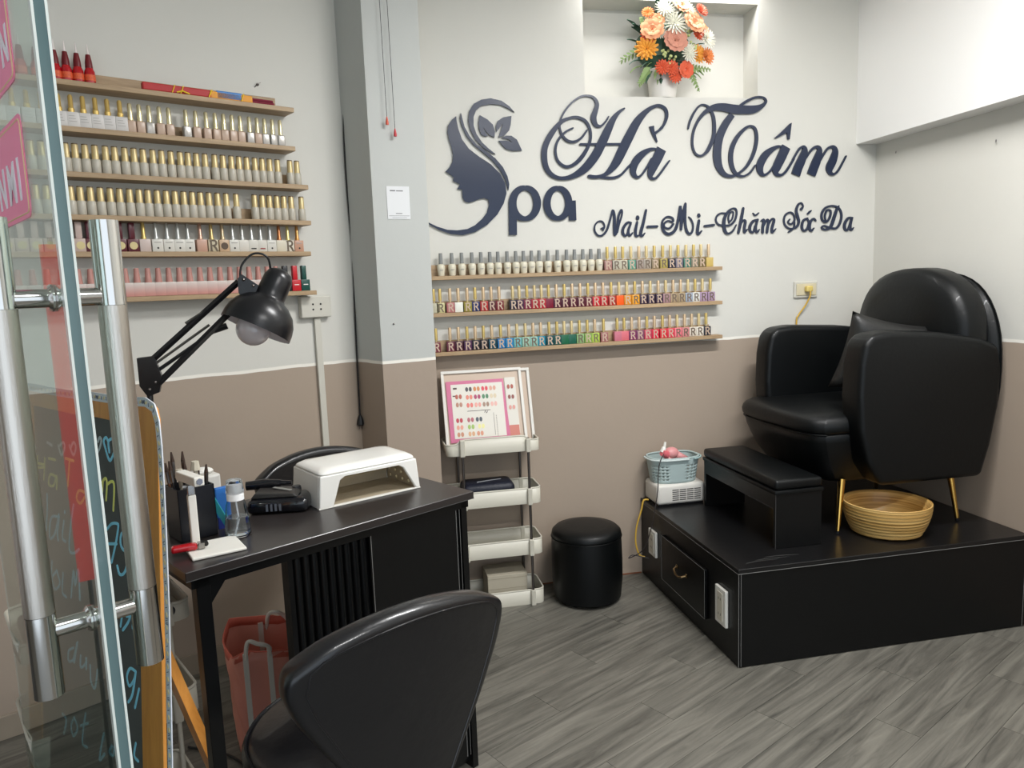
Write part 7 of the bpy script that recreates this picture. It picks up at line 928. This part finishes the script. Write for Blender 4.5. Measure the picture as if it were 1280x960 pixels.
# ---------------------------------------------------------------- barrel-back salon chairs
def salon_chair(label, mid, tv, ov, ztop, zbot, seat_z, seat_off=.23, wmax=.27, sub=2, tilt=0):
    mid = Vector((mid[0], mid[1], 0)); tv = Vector((tv[0], tv[1], 0)).normalized(); ov = Vector((ov[0], ov[1], 0)).normalized()
    ctr = mid - ov * seat_off; t = thing('salon_chair', label, 'chair', ctr, math.atan2(tv.y, tv.x))
    my = Vector((-tv.y, tv.x, 0)); sgn = 1 if my.dot(ov) > 0 else -1
    Wp = [(0, .05), (.25, .12), (.5, .195), (.72, .25), (.85, .27), (.95, .27), (1, .262)]
    def wid(v):
        for (a_, wa), (c_, wc) in zip(Wp, Wp[1:]):
            if v <= c_: return (wa + (wc - wa) * (v - a_) / (c_ - a_)) * wmax / .27
        return .25
    def S(u, v, o_=0):
        s_ = u * 2 - 1; w_ = wid(v); y = seat_off + .035 * (v - .2) - .04 * (s_ * w_ / .27) ** 2 + o_
        z = zbot + (ztop - zbot) * v + tilt * s_ * v - .055 * s_ * s_ * v ** 2 - .06 * max(0, abs(s_) - .7) ** 1.2 * (v ** 4) * (1.0 if s_ < 0 else .5)
        return Vector((s_ * w_, y * sgn, z))
    b = B(); b.grid(S, 20, 14); sh_ = obj('backrest', b, leather2, t, smooth='all', mods=[('solid', .058, 0), ('sub', sub)])
    for o_ in (.0285, -.0285):
        pts = [S(.055, v, o_) for v in [.1 + i / 12 * .8 for i in range(12)]] + [S(.075, .925, o_)] + [S(u, .945, o_) for u in [.12 + .76 * i / 16 for i in range(17)]] + [S(.925, .925, o_)] + [S(.945, v, o_) for v in [.9 - i / 12 * .8 for i in range(13)]]
        b = B(); b.tube(pts, .0026, 6); obj('piping', b, leather2, sh_, smooth=True)
    b = B(); b.lathe([(0, seat_z - .1), (.19, seat_z - .1), (.222, seat_z - .085), (.235, seat_z - .05), (.236, seat_z - .02), (.21, seat_z - .004), (.12, seat_z + .006), (0, seat_z + .008)], 44); st = obj('seat', b, leather2, t, smooth='all')
    b = B(); b.tube([(.228 * math.cos(2 * math.pi * i / 44), .228 * math.sin(2 * math.pi * i / 44), seat_z - .012) for i in range(44)], .004, 6, closed=True); obj('piping', b, leather2, st, smooth=True)
    for dx in (-.075, .075): b = B(); b.tube([(dx, -.2, seat_z - .001), (dx * 1.02, -.1, seat_z + .005), (dx, 0, seat_z + .0055), (dx, .12, seat_z + .004)], .0022, 6); obj('seam', b, M('seam_black', (34, 34, 36), .4), st)
    b = B(); b.box((-.05, (seat_off - .04) * sgn - .02, seat_z - .08), (.05, (seat_off - .04) * sgn + .02, zbot + .08), .008); obj('back_bracket', b, blk, t)
    b = B(); b.tube([(0, 0, .05), (0, 0, seat_z - .101)], .028, 16); obj('column', b, chrome, t, smooth=True)
    b = B(); b.lathe([(0, 0), (.20, 0), (.205, .006), (.19, .014), (.06, .03), (.035, .05), (0, .05)], 40); obj('base_disc', b, chrome, t, smooth='all')
    return t
salon_chair('black leather salon chair seen from behind in front of the desk', (.045, 1.43), (.817, .572), (.572, -.817), .893, .42, .552, .212, .268, tilt=-.02)
salon_chair('black glossy salon chair behind the desk beyond the white lamp', (-.19, 2.80), (.85, .53), (-.53, .85), .93, .5, .56, .23, .25)
# ---------------------------------------------------------------- chalkboard easel with LED strip
bt = Vector(K['board_tr']); bd = Vector((-.613, .79, 0)).normalized(); mm_ = Vector((-.787, -.611, .081)).normalized(); up_ = bd.cross(mm_).normalized()
if up_.z < 0: up_ = -up_
mtx = Matrix(((-bd.x, -mm_.x, up_.x, bt.x), (-bd.y, -mm_.y, up_.y, bt.y), (-bd.z, -mm_.z, up_.z, bt.z), (0, 0, 0, 1)))
t = thing('chalkboard_easel', 'wooden A-frame chalkboard with blue and yellow handwriting behind the glass door', 'board', mtx=mtx)
ow = wood('orange_pine', (198, 128, 52), (226, 158, 78), (30, 30, 3), .35)
BW, BH = .70, 1.26
b = B(); b.prism([(0, -BH), (.088, -BH), (.088, -.047), (.088, 0), (.03, 0), (.009, -.009), (0, -.03)], 'y', 0, .007, .001); obj('frame_stile', b, ow, t)
b = B(); b.prism([(BW, -BH), (BW - .088, -BH), (BW - .088, 0), (BW - .03, 0), (BW - .009, -.009), (BW, -.03)], 'y', 0, .007, .001); obj('frame_stile', b, ow, t)
b = B(); b.box((.0885, 0, -.047), (BW - .0885, .007, 0), .001); obj('frame_rail', b, ow, t)
b = B(); b.box((.0885, 0, -1.16), (BW - .0885, .007, -1.11), .001); obj('frame_rail', b, ow, t)
b = B(); b.box((.0885, .003, -1.1095), (BW - .0885, .0065, -.0475)); cbd = obj('chalk_panel', b, M('chalkboard_black', (92, 91, 89), .7, var=.18, scale=6), t)
for cn, col in (('blue', (150, 220, 245)), ('yellow', (240, 234, 130)), ('white', (196, 204, 206))):
    for st in DATA['chalk'][cn]: b = B(); b.ribbon([(s, -z, .0058) for s, z in st], .0020, .0029); obj('chalk_stroke', b, M('chalk_' + cn, col, .9, var=.12, scale=300), cbd)
# rear legs
hz = Vector((0, 0, -.05)); ta = .25
b = B(); b.box((-.018, -.011, -1.30), (.018, .011, .02)); o = obj('rear_leg', b, ow, t)
e2l = Vector((-(.062 / .231), .28, -1)).normalized(); p0 = Vector((.61, .04, -.06))
o.data.transform(Matrix.Translation(p0) @ Vector((0, 0, -1)).rotation_difference(e2l).to_matrix().to_4x4())
b = B(); b.box((.58, .011, -.06), (.64, .034, -.02)); obj('hinge', b, steel, t)
st = DATA['strip']; P = [Vector((s, -.006, -z + .004)) for s, z in st]
P2 = []
for i in range(len(P) - 1):
    for k_ in range(6): P2.append(P[i].lerp(P[i + 1], k_ / 6))
P2.append(P[-1]); P2.append(P[-1] + Vector((.02, .02, -.5)))
ls = thing('led_strip', 'white LED light strip draped over the chalkboard corner and hanging down', 'light strip', mtx=mtx)
def strip(pts, w, y0, y1, nm, m_, par, dots=None):
    tb = bmesh.new(); prev = None
    for i, p in enumerate(pts):
        d = (pts[min(i + 1, len(pts) - 1)] - pts[max(i - 1, 0)]); d.y = 0; d.normalize(); n = Vector((-d.z, 0, d.x)) * w / 2
        q = [tb.verts.new(p + n + Vector((0, y0, 0))), tb.verts.new(p - n + Vector((0, y0, 0))), tb.verts.new(p - n + Vector((0, y1, 0))), tb.verts.new(p + n + Vector((0, y1, 0)))]
        if prev:
            for k_ in range(4): tb.faces.new((prev[k_], prev[(k_ + 1) % 4], q[(k_ + 1) % 4], q[k_]))
        prev = q
    bmesh.ops.recalc_face_normals(tb, faces=tb.faces[:]); b = B(); b._add(tb); return obj(nm, b, m_, par)
strip(P2, .0165, -.002, 0, 'strip_band', M('silicone_white', (212, 216, 224), .35, coat=.3), ls)
b1, b2 = B(), B(); acc = 0; k_ = 0
for i in range(len(P2) - 1):
    sg_ = (P2[i + 1] - P2[i]).length; d = (P2[i + 1] - P2[i]).normalized()
    while acc < sg_:
        c = P2[i] + d * acc; a = math.atan2(d.z, d.x); mt = Matrix.Translation(c + Vector((0, -.0022, 0))) @ Matrix.Rotation(-a, 4, 'Y')
        if k_ % 2 == 0: b1.box((-.004, -.0008, -.0022), (.004, 0, .0022), mtx=mt @ Matrix.Rotation(.5, 4, 'Y'))
        else:
            b2.box((-.002, -.0006, -.0035), (-.0008, 0, .0035), mtx=mt @ Matrix.Rotation(.4, 4, 'Y'))
            if k_ % 3 == 0: b2.box((.002, -.0006, -.003), (.003, 0, .002), mtx=mt)
            if k_ % 9 == 0: b2.box((.0045, -.0006, -.004), (.0055, 0, .004), mtx=mt); b2.box((-.0055, -.0006, -.004), (-.0045, 0, .003), mtx=mt)
        acc += .0115; k_ += 1
    acc -= sg_
obj('led_chip', b1, M('led_yellow', (222, 206, 160), .4), ls, kind='stuff'); obj('printed_mark', b2, M('dark_blue_mark', (60, 70, 100), .5), ls, kind='stuff')
def mirrored(root):
    for c in root.children_recursive:
        if c.type == 'MESH': c.data.transform(Matrix.Diagonal((-1, 1, 1, 1))); c.data.flip_normals()
mirrored(t); mirrored(ls)
# ---------------------------------------------------------------- glass door with pull handles
th = math.radians(30.81); dw = Vector((-math.sin(th), math.cos(th), 0)); dn = Vector((math.cos(th), math.sin(th), 0)); E0 = Vector((-.360, 1.049, 0))
dm = Matrix(((dw.x, -dn.x, 0, E0.x), (dw.y, -dn.y, 0, E0.y), (0, 0, 1, 0), (0, 0, 0, 1)))      # x along the leaf, y to the outer side
door = bpy.data.objects.new('door_1', None); C.objects.link(door); door.matrix_world = dm; door['kind'] = 'structure'
dg_ = M('door_glass_green', (222, 240, 234), .0, trans=1, ior=1.5)
b = B(); b.box((.004, -.006, .012), (.95, .006, 2.35)); obj('glass_pane', b, dg_, door)
b = B(); b.box((-.002, -.0092, .012), (.010, -.0061, 2.35)); b.box((-.002, .0061, .012), (.010, .0092, 2.35)); obj('edge_seal', b, M('clear_seal_strip', (206, 212, 206), .25, coat=.4), door)
b = B(); b.box((-.001, -.006, .012), (.0039, .006, 2.35)); obj('glass_edge', b, M('green_glass_edge', (88, 110, 112), .1, coat=.6), door)
SH_, OF_, z0, z1 = .081, .066, .960, 1.612
for sgn in (1, -1):
    b = B(); b.tube([(SH_, OF_ * sgn, z0 + .118), (SH_, OF_ * sgn, z1 - .118)], .0189, 32); hb_ = obj('pull_bar', b, brushed, door, smooth=True)
    b = B(); b.tube([(SH_, OF_ * sgn, z0), (SH_, OF_ * sgn, z0 + .1175)], .0191, 32); b.tube([(SH_, OF_ * sgn, z1 - .1175), (SH_, OF_ * sgn, z1)], .0191, 32); obj('polished_end', b, chrome, hb_, smooth=True)
    for z in (1.052, 1.507):
        b = B(); b.tube([(SH_, .0065 * sgn, z), (SH_, (OF_ - .012) * sgn, z)], .0125, 20); obj('standoff', b, chrome, hb_, smooth=True)
        b = B(); b.tube([(SH_, .0062 * sgn, z), (SH_, .009 * sgn, z), (SH_, .0125 * sgn, z)], [.0185, .0185, .0145], 24); obj('washer', b, chrome, hb_, smooth=True)
# pink stickers with white letters
def sticker(x0, x1, z0_, z1_, txts, nm):
    b = B(); r = .015; b.prism(rrect(x0, x1, z0_, z1_, r, 4), 'y', .0062, .0068); s_ = obj(nm, b, M('pink_vinyl', (252, 128, 168), .4), door)
    b = B(); q = .007; pts = rrect(x0 + q, x1 - q, z0_ + q, z1_ - q, r * .7, 4); b.tube([(x, .0069, z) for x, z in pts], .0012, 4, closed=True); obj('border_line', b, M('gold_line', (238, 206, 160), .5), s_)
    for s__, x, z, sz in txts:
        me = text_mesh(s__, sz, .0004, 1.05); o = obj('lettering', me.copy(), M('white_vinyl', (244, 236, 242), .4), s_, (x, .0072, z)); o.rotation_euler = (0, 0, math.pi)
    return s_
sticker(.150, .42, 1.622, 1.763, [('N', .345, 1.652, .080), ('M', .262, 1.652, .080), ('I', .203, 1.652, .080)], 'sticker')
sticker(.150, .42, 1.806, 1.95, [('N', .198, 1.838, .066)], 'sticker')
# red door-side post on the street side, seen mirrored in the glass
t = thing('red_banner', 'narrow red banner stand seen reflected in the glass door edge', 'banner', RED, math.radians(40))
b = B(); b.box((-.028, -.006, .70), (.028, .006, 1.66)); obj('banner_sheet', b, M('red_vinyl', (214, 92, 84), .5), t)
b = B(); b.tube([(0, .01, .012), (0, .01, 1.68)], .006, 8); b.box((-.15, -.1, 0), (.15, .1, .012)); obj('stand', b, steel, t)
# ---------------------------------------------------------------- lights of the room
def tube_light(name, label, loc, rz, L_, power, rot_down=True, grp=None, wall=False):
    t = thing(name, label, 'light', loc, rz, grp)
    b = B(); b.box((-L_ / 2, -.03, 0), (L_ / 2, .03, .03), .004); obj('housing', b, whitep, t)
    b = B(); b.tube([(-L_ / 2 + .03, 0, -.02), (L_ / 2 - .03, 0, -.02)], .013, 12); obj('tube', b, M('lit_tube', (255, 250, 240), .5, emit=6), t)
    for sx in (-1, 1): b = B(); b.box((sx * (L_ / 2 - .015) - .012, -.014, -.034), (sx * (L_ / 2 - .015) + .012, .014, -.0002)); obj('end_cap', b, whitep, t)
    l = bpy.data.lights.new('tube_lamp', 'AREA'); l.shape = 'RECTANGLE'; l.size = L_ - .1; l.size_y = .06; l.energy = power; l.color = (1, 1, 1)
    o = bpy.data.objects.new('tube_lamp', l); C.objects.link(o); o.parent = t; o.location = (0, 0, -.045)
    return t
tube_light('ceiling_light', 'ceiling tube light over the middle of the salon', (1.5, 1.75, ZC - .0305), 0, 1.2, P1)
tube_light('ceiling_light', 'ceiling tube light over the entrance behind the viewer', (1.2, -.2, ZC - .0305), 0, 1.2, P2_)
t = tube_light('wall_light', 'tube light on the back wall above the flower niche', (1.54, YB - .0605, 2.93), 0, .9, P3)
